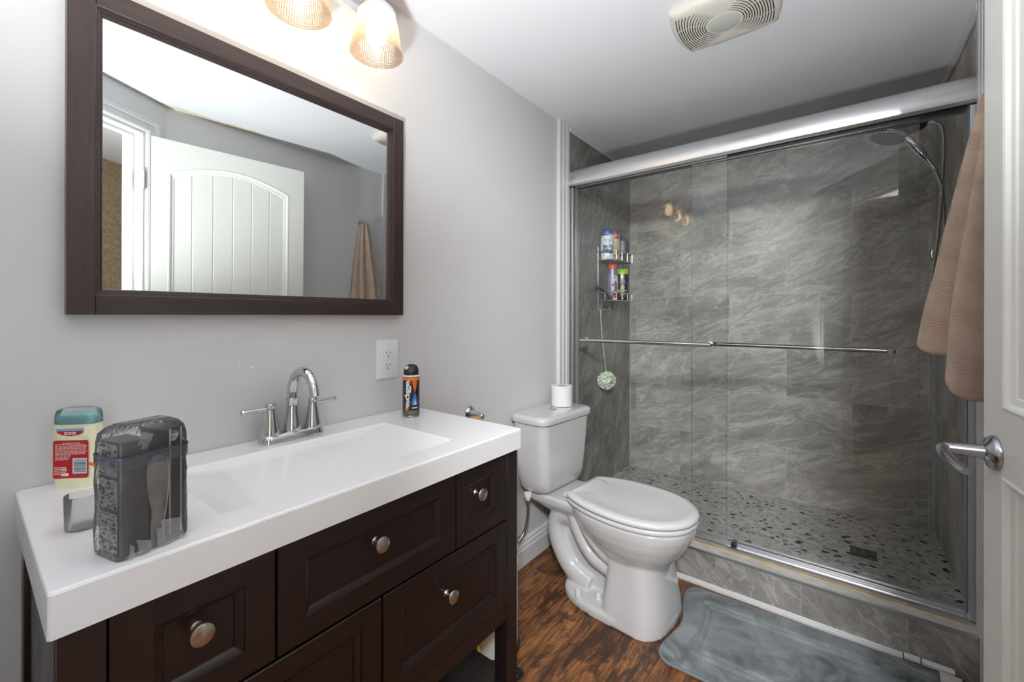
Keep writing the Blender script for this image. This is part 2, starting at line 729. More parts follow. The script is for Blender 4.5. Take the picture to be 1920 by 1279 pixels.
def m_mat():
    k = N('grey_plush')
    v = k.coord()
    n1 = k.noise(v, 7.5, 7, 0.62, 1.1)
    n2 = k.noise(k.coord(loc=(3, 1, 0)), 3.2, 4, 0.55, 0.6)
    n3 = k.noise(v, 300, 3, 0.7)
    n4 = k.noise(v, 140, 2, 0.8)
    c = k.ramp(n1, [(0.34, srgb(60, 64, 66)), (0.48, srgb(100, 105, 107)), (0.64, srgb(140, 144, 145))])
    c = k.mix(k.ramp(n2, [(0.42, (0, 0, 0, 1)), (0.62, (0.55, 0.55, 0.55, 1))]), c, srgb(150, 156, 158))
    lint = k.math('MULTIPLY', k.math('GREATER_THAN', n4, 0.72), k.math('GREATER_THAN', n2, 0.50))
    c = k.mix(k.math('MULTIPLY', lint, 0.7), c, srgb(205, 208, 210))
    b = k.bsdf(Base_Color=c, Roughness=0.9)
    b.inputs['Sheen Weight'].default_value = 0.2
    b.inputs['Sheen Roughness'].default_value = 0.45
    b.inputs['Specular IOR Level'].default_value = 0.15
    k.bump(b, k.math('ADD', n3, k.math('MULTIPLY', n1, 2.0)), 0.35, 0.004)
    return k.m


def m_hall():
    k = N('hall_brown_paint')
    v = k.coord()
    nz = k.noise(v, 38, 5, 0.65)
    c = k.ramp(nz, [(0.3, srgb(122, 103, 76)), (0.72, srgb(164, 146, 114))])
    b = k.bsdf(Base_Color=c, Roughness=0.75)
    k.bump(b, nz, 0.3, 0.006)
    return k.m


def m_curbtop():
    k = N('curb_stone')
    v = k.coord(scale=(3, 10, 1))
    n1 = k.noise(v, 3, 6, 0.6, 1.2)
    c = k.ramp(n1, [(0.3, srgb(172, 168, 160)), (0.5, srgb(205, 201, 194)), (0.7, srgb(222, 219, 212))])
    n2 = k.noise(k.coord(), 12, 4, 0.6)
    c = k.mix(k.ramp(n2, [(0.56, (0, 0, 0, 1)), (0.66, (0.4, 0.4, 0.4, 1))]), c, srgb(198, 168, 112))
    k.bsdf(Base_Color=c, Roughness=0.4)
    return k.m


def m_caulk():
    k = N('yellowed_caulk')
    n1 = k.noise(k.coord(), 14, 4, 0.6)
    c = k.ramp(n1, [(0.35, srgb(150, 128, 84)), (0.6, srgb(186, 152, 82)), (0.8, srgb(206, 176, 120))])
    k.bsdf(Base_Color=c, Roughness=0.6)
    return k.m


def m_brushed(name, col, rough, stretch=(1, 60, 60)):
    k = N(name)
    n1 = k.noise(k.coord(scale=stretch), 8, 3, 0.6)
    r = k.math('MULTIPLY_ADD', n1, 0.14, rough - 0.07)
    k.bsdf(Base_Color=srgb(*col), Metallic=1.0, Roughness=r)
    return k.m


WALL, CEIL = m_wall(), m_ceiling()
TRIM = plain('white_trim', (214, 214, 214), 0.35)
DOORM = plain('door_white', (234, 234, 229), 0.35)
TILE_B = m_tile('tile_back', 'xz', (0.254, 0.187), 0.36, 1.0, 0.0)
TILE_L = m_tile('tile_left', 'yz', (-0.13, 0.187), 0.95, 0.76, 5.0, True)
TILE_R = m_tile('tile_right', 'yz', (0.07, 0.187), 1.15, 1.0, 11.0, True)
TILE_C = m_tile('tile_curb', 'xz', (-0.014, 0.0), -0.9, 0.80, 17.0, True, 0.31, 0.5)
PEB = m_pebble()
FLOOR = m_floor()
HALLM = m_hall()
WOODZ, WOODY = m_wood('espresso_upright', 'z'), m_wood('espresso_rail', 'y')
WOODP = m_wood('espresso_panel', 'y', (20, 12, 12), (36, 21, 20))
CERAMIC = plain('white_ceramic', (198, 198, 199), 0.10, coat=0.6)
SEATP = plain('white_seat_plastic', (212, 213, 214), 0.2, coat=0.2)
SOLID = plain('white_basin_top', (238, 239, 242), 0.16, coat=0.3)
CHROME = plain('chrome', (205, 208, 212), 0.07, 1.0)
STEEL = m_brushed('brushed_steel', (222, 222, 224), 0.30, (1, 60, 60))
STEELV = m_brushed('brushed_steel_upright', (222, 224, 228), 0.36, (60, 60, 1))
NICKEL = plain('satin_nickel', (196, 188, 178), 0.27, 1.0)
HOSE_M = plain('hose_metal', (168, 160, 152), 0.25, 1.0)
GLASS = m_glass('shower_glass', (0.982, 0.992, 0.986, 1), 1.40)
GEDGE = plain('glass_edge', (46, 66, 60), 0.2)
MIRROR = plain('mirror_silver', (236, 240, 239), 0.0, 1.0)
BLACK = plain('black_plastic', (22, 22, 24), 0.35)
RUBBER = plain('black_rubber', (14, 14, 15), 0.55)
WHITEP = plain('white_plastic', (226, 227, 229), 0.3)
PAPER = plain('tissue_paper', (222, 222, 222), 0.9, vary=0.02, scale=60)
CARD = plain('cardboard', (176, 138, 100), 0.85, vary=0.06)
BULBM = m_emit('lamp_bulb', (1.0, 0.84, 0.64, 1), BULB)
SHADE = m_shade()
TOWEL, MATM = m_towel(), m_mat()

# ------------------------------------------------------------------ the setting
ZC = 2.272
XR = 1.598
YS = 2.03          # curb front
YB = 3.0           # shower back wall
ZS = 0.117         # shower floor
CT = 0.158         # curb top

bm = B()
box(bm, -0.12, 3.2, -2.4, YS + 0.02, -0.08, 0.0)
struct('floor', bm, FLOOR, smooth=False)
bm = B()
box(bm, -0.14, 3.2, -2.4, 3.14, ZC, ZC + 0.08)
struct('ceiling', bm, CEIL, smooth=False)
bm = B()
box(bm, -0.12, 0.0, -0.57, 2.06, 0.0, ZC)
struct('wall_left', bm, WALL, smooth=False)
bm = B()
box(bm, XR + 0.002, XR + 0.12, 0.66, 2.06, 0.0, ZC)
struct('wall_right', bm, WALL, smooth=False)
bm = B()
box(bm, 0.0, 0.93, -0.57, -0.45, 0.0, ZC)
struct('wall_front', bm, WALL, smooth=False)
bm = B()
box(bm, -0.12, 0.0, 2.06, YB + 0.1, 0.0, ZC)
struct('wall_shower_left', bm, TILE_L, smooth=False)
bm = B()
box(bm, XR, XR + 0.12, 2.06, YB + 0.1, 0.0, ZC)
struct('wall_shower_right', bm, TILE_R, smooth=False)
bm = B()
box(bm, 0.0, XR, YB, YB + 0.1, 0.0, ZC)
struct('wall_back', bm, TILE_B, smooth=False)

# diagonal doorway wall behind the camera
DO = Vector((1.60, 0.66, 0))
DD = Vector((-0.5243, -0.8515, 0)).normalized()
DN = Vector((-DD.y, DD.x, 0))       # towards the hall
DM = Matrix.Identity(4)
for i in range(3):
    DM[i][0], DM[i][1], DM[i][2], DM[i][3] = DD[i], DN[i], (0, 0, 1)[i], DO[i]
K0, K1, DH = 0.108, 0.905, 2.102


def dbox(bm, k0, k1, n0, n1, z0, z1):
    return box(bm, k0, k1, n0, n1, z0, z1, mat=DM)


bm = B()
dbox(bm, -0.02, K0, 0, 0.11, 0, ZC)
dbox(bm, K1, 1.34, 0, 0.11, 0, ZC)
dbox(bm, K0, K1, 0, 0.11, DH, ZC)
struct('wall_door', bm, WALL, smooth=False)
bm = B()
dbox(bm, -0.9, 2.6, 1.15, 1.25, 0, ZC)
struct('wall_hall', bm, HALLM, smooth=False)
bm = B()
dbox(bm, K0, K0 + 0.02, -0.002, 0.112, 0, DH)
dbox(bm, K1 - 0.02, K1, -0.002, 0.112, 0, DH)
dbox(bm, K0 + 0.02, K1 - 0.02, -0.002, 0.112, DH - 0.02, DH)
dbox(bm, K0 + 0.02, K0 + 0.032, 0.045, 0.085, 0, DH - 0.02)
dbox(bm, K1 - 0.032, K1 - 0.02, 0.045, 0.085, 0, DH - 0.02)
dbox(bm, K0 + 0.032, K1 - 0.032, 0.045, 0.085, DH - 0.032, DH - 0.02)
struct('trim_1', bm, TRIM, smooth=False)
# moulded casing round the doorway
bm = B()
for (t, a0, a1) in ((0.016, 0.0, 0.062), (0.021, 0.040, 0.062), (0.019, 0.004, 0.016)):
    dbox(bm, K0 + 0.006 - a1, K0 + 0.006 - a0, -t, 0, 0, DH + a1 - 0.006)
    dbox(bm, K1 - 0.006 + a0, K1 - 0.006 + a1, -t, 0, 0, DH + a1 - 0.006)
    dbox(bm, K0 + 0.006 - a0, K1 - 0.006 + a0, -t, 0, DH - 0.006 + a0, DH - 0.006 + a1)
struct('trim_2', bm, TRIM, smooth=False, bevel=0.003)

# fluted casings beside the shower


def fluted(name, x, sx):
    bm = B()
    y0, y1, t = 1.984, 2.099, 0.018
    poly = [(x, y0), (x + sx * t, y0)]
    nfl = 3
    w = (y1 - y0) / nfl
    for i in range(nfl):
        a = y0 + i * w
        e = 0.0055
        poly += [(x + sx * t, a + 0.004), (x + sx * t, a + w - e - 0.008)]
        if i < nfl - 1:
            poly += [(x + sx * (t - 0.008), a + w - e), (x + sx * (t - 0.008), a + w - 0.002), (x + sx * t, a + w)]
    poly += [(x + sx * (t - 0.006), y1), (x, y1)]
    prism(bm, poly, 'z', 0.0 if sx > 0 else 0.0, ZC)
    return struct(name, bm, TRIM, smooth=False)


fluted('trim_3', 0.0, 1)
fluted('trim_4', XR + 0.002, -1)

# small cove strips where tile meets ceiling
for nm, args in (('trim_5', (0.0, 0.016, 2.10, YB, ZC - 0.026, ZC)), ('trim_6', (XR - 0.016, XR, 2.10, YB, ZC - 0.03, ZC)),
                 ('trim_7', (0.016, XR - 0.016, YB - 0.016, YB, ZC - 0.026, ZC))):
    bm = B()
    box(bm, *args)
    struct(nm, bm, TRIM, smooth=False, bevel=0.005)
# pale sealant strips in the two shower corners
SEAL = plain('grey_sealant', (172, 178, 184), 0.4)
bm = B()
prism(bm, [(XR, YB), (XR - 0.012, YB), (XR, YB - 0.012)], 'z', ZS, ZC - 0.03)
struct('trim_8', bm, SEAL, smooth=False)
bm = B()
prism(bm, [(0, YB), (0.006, YB), (0, YB - 0.006)], 'z', ZS, ZC - 0.03)
struct('trim_9', bm, SEAL, smooth=False)
# cabling-thin bead between wall and ceiling
bm = B()
prism(bm, [(0, ZC), (0.004, ZC), (0, ZC - 0.004)], 'y', -0.45, 1.984)
struct('trim_10', bm, TRIM, smooth=False)

# baseboards


def bboard(y0, y1, x, sx, name):
    bm = B()
    pr = [(0, 0), (0.016, 0), (0.016, 0.078), (0.012, 0.083), (0.014, 0.088), (0.012, 0.100), (0.0075, 0.107), (0.009, 0.113), (0.006, 0.121), (0.003, 0.125), (0, 0.125)]
    prism(bm, [(x + sx * u, v) for u, v in pr], 'y', y0, y1)
    return struct(name, bm, TRIM, smooth=False)


bboard(-0.45, 1.984, 0.0, 1, 'baseboard_left')
bboard(0.70, 1.984, XR + 0.002, -1, 'baseboard_right')

# curb: tiled face, metal edge, stone top
bm = B()
box(bm, 0, XR, YS, YS + 0.012, 0, CT - 0.011, 0)
box(bm, 0, XR, YS + 0.012, 2.19, 0, CT - 0.004, 1)
box(bm, 0, XR, YS - 0.001, YS + 0.012, CT - 0.011, CT - 0.001, 2)
box(bm, 0, XR, YS + 0.012, 2.20, CT - 0.004, CT, 1)
struct('curb', bm, [TILE_C, m_curbtop(), STEEL], smooth=False)
bm = B()
prism(bm, [(YS, 0), (YS - 0.010, 0), (YS - 0.010, 0.010), (YS - 0.007, 0.012), (YS - 0.006, 0.018), (YS, 0.021)], 'x', 0.02, 1.395)
struct('baseboard_curb', bm, TRIM, smooth=False)
bm = B()
box(bm, 0, XR, 2.19, YB, 0.0, ZS)
struct('floor_shower', bm, PEB, smooth=False)

# ------------------------------------------------------------------ vanity cabinet
XF = 0.470
VZ = 0.8190
van = thing('vanity_cabinet', 'dark espresso bathroom vanity cabinet with five drawers and open shelf', 'vanity', (0.245, 0.535, 0.0))
for (x0, x1) in ((XF - 0.047, XF), (0.022, 0.069)):
    for (y0, y1) in ((0.070, 0.117), (0.953, 1.000)):
        bm = B()
        box(bm, x0, x1, y0, y1, 0.0, VZ)
        obj('leg', bm, WOODZ, van, bevel=0.002)
for (y0, y1) in ((0.078, 0.092), (0.978, 0.992)):
    bm = B()
    box(bm, 0.069, XF - 0.047, y0, y1, 0.34, VZ)
    obj('side_panel', bm, WOODY, van)
bm = B()
box(bm, 0.03, 0.042, 0.117, 0.953, 0.34, VZ)
box(bm, 0.042, XF - 0.022, 0.092, 0.978, 0.345, 0.360)
box(bm, XF - 0.040, XF - 0.022, 0.117, 0.953, 0.360, VZ)
obj('carcass', bm, WOODY, van)
bm = B()
box(bm, XF - 0.030, XF - 0.003, 0.117, 0.953, 0.337, 0.382)
obj('bottom_rail', bm, WOODY, van, bevel=0.0015)
bm = B()
box(bm, 0.03, XF - 0.012, 0.076, 0.994, 0.134, 0.154)
obj('shelf', bm, WOODY, van, bevel=0.002)
SEAM = plain('dark_seam_line', (12, 8, 8), 0.6)  # thin dark strips drawn as the stile-to-rail seams


def knob_bm(c):
    bm = B()
    lathe(bm, [(0.0, 0.0), (0.0085, 0.0), (0.0088, 0.002), (0.0062, 0.005), (0.0052, 0.011), (0.0056, 0.015), (0.0085, 0.0185),
               (0.0145, 0.021), (0.0166, 0.0235), (0.0168, 0.0255), (0.0155, 0.0278), (0.011, 0.0296), (0.005, 0.0304), (0.0, 0.0306)], c, (1, 0, 0), 32)
    return bm


def drawer(y0, y1, z0, z1, ky):
    bm = B()

    def ring(ins, x):
        s, r = ins
        return [Vector((x, y0 + s, z0 + r)), Vector((x, y1 - s, z0 + r)), Vector((x, y1 - s, z1 - r)), Vector((x, y0 + s, z1 - r))]
    s, r = 0.046, 0.040
    loft(bm, [ring((0, 0), XF - 0.020), ring((0, 0), XF - 0.0015), ring((0.0015, 0.0015), XF), ring((s, r), XF), ring((s + 0.001, r + 0.001), XF - 0.003),
              ring((s + 0.004, r + 0.004), XF - 0.004), ring((s + 0.012, r + 0.012), XF - 0.010), ring((s + 0.013, r + 0.013), XF - 0.012)], True)
    for yy in (y0 + s, y1 - s):
        for (a, b) in ((z0 + 0.001, z0 + r - 0.001), (z1 - r + 0.001, z1 - 0.001)):
            box(bm, XF - 0.0004, XF + 0.00015, yy - 0.0004, yy + 0.0004, a, b, 1)
    d = obj('drawer', bm, [WOODP, SEAM], van, angle=20)
    obj('knob', knob_bm((XF - 0.012, ky, (z0 + z1) / 2 + (0.018 if z0 > 0.6 else 0.024))), NICKEL, d)


drawer(0.119, 0.3245, 0.628, 0.8150, 0.217)
drawer(0.3285, 0.7480, 0.628, 0.8150, 0.526)
drawer(0.7520, 0.9510, 0.628, 0.8150, 0.832)
drawer(0.119, 0.5335, 0.385, 0.6225, 0.335)
drawer(0.5375, 0.9510, 0.385, 0.6225, 0.727)

# ------------------------------------------------------------------ vanity top with ramped basin
ZT = 0.877
bm = B()


def rr3(x0, x1, y0, y1, r, z, n=5):
    zz = z if callable(z) else (lambda x, y: z)
    return [Vector((x, y, zz(x, y))) for x, y in rrect(x0, x1, y0, y1, r, n)]


def ramp_z(x, y):
    t = (x - 0.13) / 0.25
    return 0.861 - 0.049 * max(0, min(1, t))


OX0, OX1, OY0, OY1 = 0.003, 0.4826, 0.063, 1.004
loft(bm, [rr3(OX0, OX1, OY0, OY1, 0.006, VZ + 0.001), rr3(OX0, OX1, OY0, OY1, 0.006, ZT - 0.004), rr3(OX0 + 0.001, OX1 - 0.0012, OY0 + 0.0012, OY1 - 0.0012, 0.006, ZT - 0.0012),
          rr3(OX0 + 0.002, OX1 - 0.004, OY0 + 0.004, OY1 - 0.004, 0.005, ZT),
          rr3(0.108, 0.412, 0.262, 0.800, 0.014, ZT), rr3(0.1105, 0.4095, 0.2645, 0.7975, 0.013, ZT - 0.0012),
          rr3(0.115, 0.405, 0.270, 0.792, 0.012, ZT - 0.006),
          rr3(0.130, 0.392, 0.360, 0.702, 0.012, ramp_z), rr3(0.140, 0.382, 0.372, 0.690, 0.010, lambda x, y: ramp_z(x, y) - 0.0015)], True)
top = obj('countertop', bm, SOLID, base=(0.243, 0.534, VZ), angle=11)
tag(top, 'glossy white vanity worktop with integrated rectangular ramped sink', 'sink top')

# ------------------------------------------------------------------ tap
fy, fx = 0.546, 0.055
fau = thing('faucet', 'chrome two-handle centerset tap with high arched spout on white sink top', 'faucet', (fx, fy, ZT))
bm = B()


def stad(hw, hd, z, n=8):
    return [Vector((x, y, z)) for x, y in rrect(fx - hd, fx + hd, fy - hw, fy + hw, hd * 0.9, n)]


loft(bm, [stad(0.083, 0.0265, ZT), stad(0.083, 0.0265, ZT + 0.004), stad(0.080, 0.0235, ZT + 0.017), stad(0.078, 0.0215, ZT + 0.020), stad(0.074, 0.0175, ZT + 0.0215)], True)
obj('base_plate', bm, CHROME, fau, angle=50)
bm = B()
lathe(bm, [(0.0235, 0.0), (0.0235, 0.004), (0.0205, 0.022), (0.0170, 0.045), (0.0150, 0.066), (0.0148, 0.080), (0.0165, 0.083), (0.0165, 0.086), (0.0128, 0.088)], (fx, fy, ZT + 0.0205), seg=28)
arc = [Vector((fx, fy, ZT + 0.10)), Vector((fx, fy, ZT + 0.118))]
for i in range(17):
    a = PI - i / 16 * (PI * 0.94)
    arc.append(Vector((fx + 0.058 + 0.058 * math.cos(a), fy, ZT + 0.124 + 0.058 * math.sin(a))))
l = arc[-1] + (arc[-1] - arc[-2]).normalized() * 0.012
arc.append(l)
tube(bm, arc, [0.0128] * 6 + [0.0128 - 0.0001 * i for i in range(len(arc) - 6)], 22)
obj('spout', bm, CHROME, fau, angle=50)
for sy in (-1, 1):
    hy = fy + sy * 0.0555
    bm = B()
    lathe(bm, [(0.0225, 0.0), (0.0225, 0.003), (0.0195, 0.018), (0.0158, 0.040), (0.0132, 0.055), (0.0118, 0.062), (0.0116, 0.074), (0.0125, 0.078), (0.0110, 0.080), (0.0, 0.0805)], (fx, hy, ZT + 0.0205), seg=26)
    h = obj('handle', bm, CHROME, fau, angle=50)
    bm = B()
    zz = ZT + 0.0205 + 0.067
    cyl(bm, (fx, hy + sy * 0.008, zz), (fx, hy + sy * 0.063, zz), 0.0056, 0.0056, 16)
    cyl(bm, (fx, hy + sy * 0.063, zz), (fx, hy + sy * 0.067, zz), 0.0068, 0.0062, 16)
    cyl(bm, (fx, hy + sy * 0.067, zz), (fx, hy + sy * 0.069, zz), 0.0062, 0.0035, 16)
    obj('lever', bm, CHROME, h, angle=50)

# ------------------------------------------------------------------ framed mirror
MY0, MY1, MZ0, MZ1 = 0.127, 0.932, 1.2065, 1.8735
mir = thing('wall_mirror', 'large landscape wall mirror in a dark espresso wooden frame', 'mirror', (0.0, 0.53, MZ0))
fwid = 0.0405
for (y0, y1) in ((MY0, MY0 + fwid), (MY1 - fwid, MY1)):
    bm = B()
    box(bm, 0.002, 0.030, y0, y1, MZ0, MZ1)
    obj('frame_stile', bm, m_wood('mirror_frame_stile', 'z', (44, 33, 32), (62, 48, 46)), mir, bevel=0.0012)
MRAIL = m_wood('mirror_frame_rail', 'y', (44, 33, 32), (62, 48, 46))
for (z0, z1) in ((MZ0, MZ0 + fwid), (MZ1 - fwid, MZ1)):
    bm = B()
    box(bm, 0.002, 0.0295, MY0 + fwid + 0.0006, MY1 - fwid - 0.0006, z0, z1)
    obj('frame_rail', bm, MRAIL, mir, bevel=0.0012)
bm = B()


def mring(i, x):
    a, b, c, d = MY0 + fwid + i, MY1 - fwid - i, MZ0 + fwid + i, MZ1 - fwid - i
    return [Vector((x, a, c)), Vector((x, b, c)), Vector((x, b, d)), Vector((x, a, d))]


loft(bm, [mring(-0.002, 0.006), mring(-0.0015, 0.029), mring(0.002, 0.0285), mring(0.0035, 0.024), mring(0.007, 0.0235), mring(0.008, 0.019), mring(0.0115, 0.018), mring(0.0125, 0.0140), mring(0.0125, 0.006)], False)
obj('inner_moulding', bm, MRAIL, mir, angle=10)
bm = B()
for v in box(bm, 0.0035, 0.0085, MY0 + fwid, MY1 - fwid, MZ0 + fwid, MZ1 - fwid):
    v.co.x += 0.0042 * (v.co.z - MZ0) / (MZ1 - MZ0)      # hangs very slightly forward
obj('mirror_glass', bm, MIRROR, mir, smooth=False)

# ------------------------------------------------------------------ vanity light bar
LX, LZ = 0.128, 1.985
LYS = (0.757, 0.527, 0.297)
lb = thing('vanity_light', 'brushed steel three-lamp wall light with ribbed glass shades above mirror', 'wall light', (0.0, 0.527, 2.13))
bm = B()
lathe(bm, [(0.0, 0.0), (0.060, 0.0), (0.060, 0.012), (0.052, 0.02), (0.0, 0.022)], (0.0005, 0.527, 2.135), (1, 0, 0), 36)
obj('back_plate', bm, STEEL, lb)
bm = B()
box(bm, 0.052, 0.064, 0.262, 0.792, 2.122, 2.146)
cyl(bm, (0.02, 0.527, 2.135), (0.055, 0.527, 2.135), 0.012)
obj('crossbar', bm, STEEL, lb, bevel=0.002)
for ly in LYS:
    bm = B()
    tube(bm, spline([(0.060, ly, 2.135), (0.090, ly, 2.150), (LX, ly, 2.165), (LX, ly, 2.150)], 6), 0.0075, 12)
    obj('arm', bm, STEEL, lb)
    bm = B()
    lathe(bm, [(0.012, 0.175), (0.016, 0.172), (0.022, 0.158), (0.036, 0.142), (0.050, 0.128), (0.055, 0.120), (0.055, 0.113), (0.052, 0.113), (0.050, 0.121), (0.030, 0.140), (0.0, 0.150)], (LX, ly, LZ), seg=36)
    obj('socket_cup', bm, STEEL, lb)
    shd = bpy.data.objects.new('lamp_shade', None)
    bm = B()
    pr = [(0.052, 0.118), (0.0575, 0.100), (0.063, 0.075), (0.067, 0.045), (0.0715, 0.020), (0.0768, 0.0), (0.0772, -0.002), (0.0750, -0.002), (0.0740, 0.0), (0.0690, 0.020), (0.0645, 0.045), (0.0605, 0.075), (0.055, 0.100), (0.0495, 0.118)]
    lathe(bm, pr, (0, 0, 0), seg=56, cap=False)
    me = bpy.data.meshes.new('lamp_shade')
    bm.to_mesh(me)
    bm.free()
    me.materials.append(SHADE)
    me.shade_smooth()
    bpy.data.objects.remove(shd)
    so = bpy.data.objects.new('lamp_shade', me)
    COL.objects.link(so)
    so.parent = lb
    so.location = Vector((LX, ly, LZ)) - ORG[lb.name]
    bm = B()
    lathe(bm, [(0.0, -0.004), (0.014, -0.001), (0.025, 0.008), (0.0300, 0.022), (0.0300, 0.033), (0.026, 0.050), (0.018, 0.068), (0.014, 0.082), (0.0, 0.083)], (LX, ly, LZ + 0.028), seg=28)
    obj('bulb', bm, BULBM, lb)

# ------------------------------------------------------------------ exhaust fan in the ceiling
fan = thing('exhaust_fan', 'cream pillow-shaped bathroom exhaust fan cover on the ceiling', 'exhaust fan', (0.895, 1.64, ZC))
FANM = plain('fan_cream_plastic', (214, 210, 200), 0.45)
FANB = plain('fan_slot_dark', (22, 21, 20), 0.8)
hx, hy_ = 0.172, 0.150


def fanring(sx, sy, z, n=15):
    pts = []
    cs = [(1, 1), (-1, 1), (-1, -1), (1, -1)]
    # barrel sided rectangle
    for k in range(4):
        a, b = Vector(cs[k]), Vector(cs[(k + 1) % 4])
        for i in range(n):
            t = i / n
            p = a.lerp(b, t)
            bow = 1 - (2 * t - 1) ** 2
            out = Vector((p.x, p.y)).normalized() if False else ((a + b) / 2)
            amt = 0.16 if k % 2 == 1 else 0.10
            q = p * 0.94 + Vector(((a + b) / 2)) * (bow * amt - 0.03)
            pts.append(Vector((0.895 + q.x * sx * 0.93, 1.642 + q.y * sy * 0.93, z)))
    return pts


def fz(x, y):
    u, v = (x - 0.895) / hx, (y - 1.642) / hy_
    return ZC - 0.034 + 0.012 * (u * u + v * v) * 0.6


bm = B()
rings = [fanring(hx, hy_, ZC - 0.0005), fanring(hx * 1.005, hy_ * 1.005, ZC - 0.010)]
for s, dz in ((0.985, 0.018), (0.94, 0.024)):
    rings.append(fanring(hx * s, hy_ * s, ZC - dz))
for s in (0.86, 0.7, 0.5, 0.3, 0.1):
    rings.append([Vector((p.x, p.y, fz(p.x, p.y))) for p in fanring(hx * s, hy_ * s, 0)])
loft(bm, rings, True)
obj('fan_cover', bm, FANM, fan, angle=60)
bm = B()
lathe(bm, [(0.052, 0.0), (0.052, -0.002), (0.048, -0.0035), (0.0, -0.004)], (0.895, 1.642, ZC - 0.0325), seg=40)
obj('centre_disc', bm, plain('fan_disc', (190, 190, 184), 0.4), fan)
for sx in (-1, 1):
    bm = B()
    for i in range(12):
        r = 0.062 + i * 0.0078
        lim = math.asin(min(0.98, 0.102 / r)) if r > 0.102 else 1.30
        lim = min(lim, 1.22)
        # arcs flatten with distance
        rr = r if i < 3 else 0.085 + (r - 0.085) * 1.0
        segs = [(-lim, -0.36 * lim), (-0.33 * lim, 0.33 * lim), (0.36 * lim, lim)]
        for (a0, a1) in segs:
            nn = 8
            pin, pout = [], []
            for j in range(nn + 1):
                a = a0 + (a1 - a0) * j / nn
                fl = 0.9 ** i
                ex = (r * (1 - fl) + r * math.cos(a) * fl) if i > 0 else r * math.cos(a)
                ey = r * math.sin(a)
                if abs(ey) > 0.105:
                    ey = math.copysign(0.105, ey)
                for lst, w in ((pin, -0.0016), (pout, 0.0016)):
                    x = 0.895 + sx * (ex + w)
                    y = 1.642 + ey
                    lst.append(Vector((x, y, fz(x, y) - 0.0006)))
            va = [bm.verts.new(p) for p in pin]
            vb = [bm.verts.new(p) for p in pout]
            for j in range(nn):
                try:
                    bm.faces.new((va[j], va[j + 1], vb[j + 1], vb[j]))
                except ValueError:
                    pass
    obj('grille_slots', bm, FANB, fan, smooth=False)

# ------------------------------------------------------------------ wall outlet
ot = thing('wall_outlet', 'white duplex wall outlet with cover plate between mirror and spray can', 'outlet', (0.0, 0.8875, 1.058))
bm = B()
oy, oz = 0.8875, 1.058
loft(bm, [[Vector((x, oy + a, oz + b)) for a, b in rrect(-w, w, -h, h, 0.004, 4)] for x, w, h in ((0.0005, 0.0435, 0.066), (0.004, 0.0435, 0.066), (0.0065, 0.040, 0.0625))], True)
obj('cover_plate', bm, WHITEP, ot)
bm = B()
box(bm, 0.004, 0.0078, oy - 0.0165, oy + 0.0165, oz - 0.0335, oz + 0.0335)
rec = obj('receptacle', bm, WHITEP, ot, bevel=0.001)
for dz in (0.021, -0.019):
    bm = B()
    for dy, hh in ((-0.0065, 0.0045), (0.0065, 0.0036)):
        box(bm, 0.0078, 0.0081, oy + dy - 0.0011, oy + dy + 0.0011, oz + dz - hh, oz + dz + hh)
    cyl(bm, (0.0078, oy, oz + dz - 0.0115), (0.0081, oy, oz + dz - 0.0115), 0.0024, seg=14)
    obj('socket_holes', bm, RUBBER, rec, smooth=False)
for dz in (0.003, -0.0035):
    bm = B()
    box(bm, 0.0078, 0.0086, oy - 0.008, oy + 0.008, oz + dz - 0.0024, oz + dz + 0.0024)
    obj('test_button', bm, WHITEP, rec, bevel=0.0004)
for dz in (0.049, -0.049):
    bm = B()
    lathe(bm, [(0.0035, 0.0), (0.0032, 0.0012), (0.0, 0.0016)], (0.0064, oy, oz + dz), (1, 0, 0), 16)
    obj('screw', bm, WHITEP, ot)

# ------------------------------------------------------------------ shaving gel can
cc = Vector((0.105, 0.905, ZT))
can = thing('shaving_gel_can', 'black and orange shaving gel can standing at the back corner of the sink top', 'spray can', cc)
BODYG = plain('can_dark_print', (44, 42, 46), 0.3, 0.3)
bm = B()
R = 0.0272
lathe(bm, [(R - 0.002, 0.0), (R, 0.0015), (R, 0.004), (R - 0.0012, 0.006)], cc, seg=40)
obj('base_rim', bm, plain('can_rim', (168, 168, 170), 0.3, 1.0), can)
bm = B()
lathe(bm, [(R - 0.0012, 0.006), (R, 0.009), (R, 0.122), (R - 0.001, 0.130)], cc, seg=48)
body = obj('can_body', bm, BODYG, can)
bm = B()
lathe(bm, [(R + 0.0002, 0.119), (R + 0.0002, 0.1285)], cc, seg=48, cap=False)
obj('orange_band', bm, plain('can_orange', (226, 112, 34), 0.35), body)
bm = B()
lathe(bm, [(R - 0.001, 0.1295), (R + 0.0004, 0.131), (R - 0.001, 0.1345), (R - 0.003, 0.1355)], cc, seg=48)
obj('white_collar', bm, WHITEP, can)
bm = B()
lathe(bm, [(R - 0.0025, 0.1350), (R - 0.003, 0.146), (R - 0.0045, 0.156), (R - 0.0085, 0.164), (R - 0.016, 0.168), (0.0, 0.169)], cc, seg=40)
A_C = math.atan2(0 - cc.y, S_CAM - cc.x)
for v in bm.verts:      # scooped thumb rest facing the room
    d = v.co - cc
    k = d.x * math.cos(A_C) + d.y * math.sin(A_C)
    if d.z > 0.150 and k > 0.004:
        v.co.z -= 0.012 * min(1, (k - 0.004) / 0.016)
cp = obj('cap', bm, BLACK, can)
bm = B()
sphere(bm, cc + Vector((math.cos(A_C - 1.0) * 0.017, math.sin(A_C - 1.0) * 0.017, 0.158)), 0.007, 1, 1, 1.0, 16, 10)
obj('nozzle', bm, plain('pale_teal_plastic', (196, 214, 214), 0.3), can)


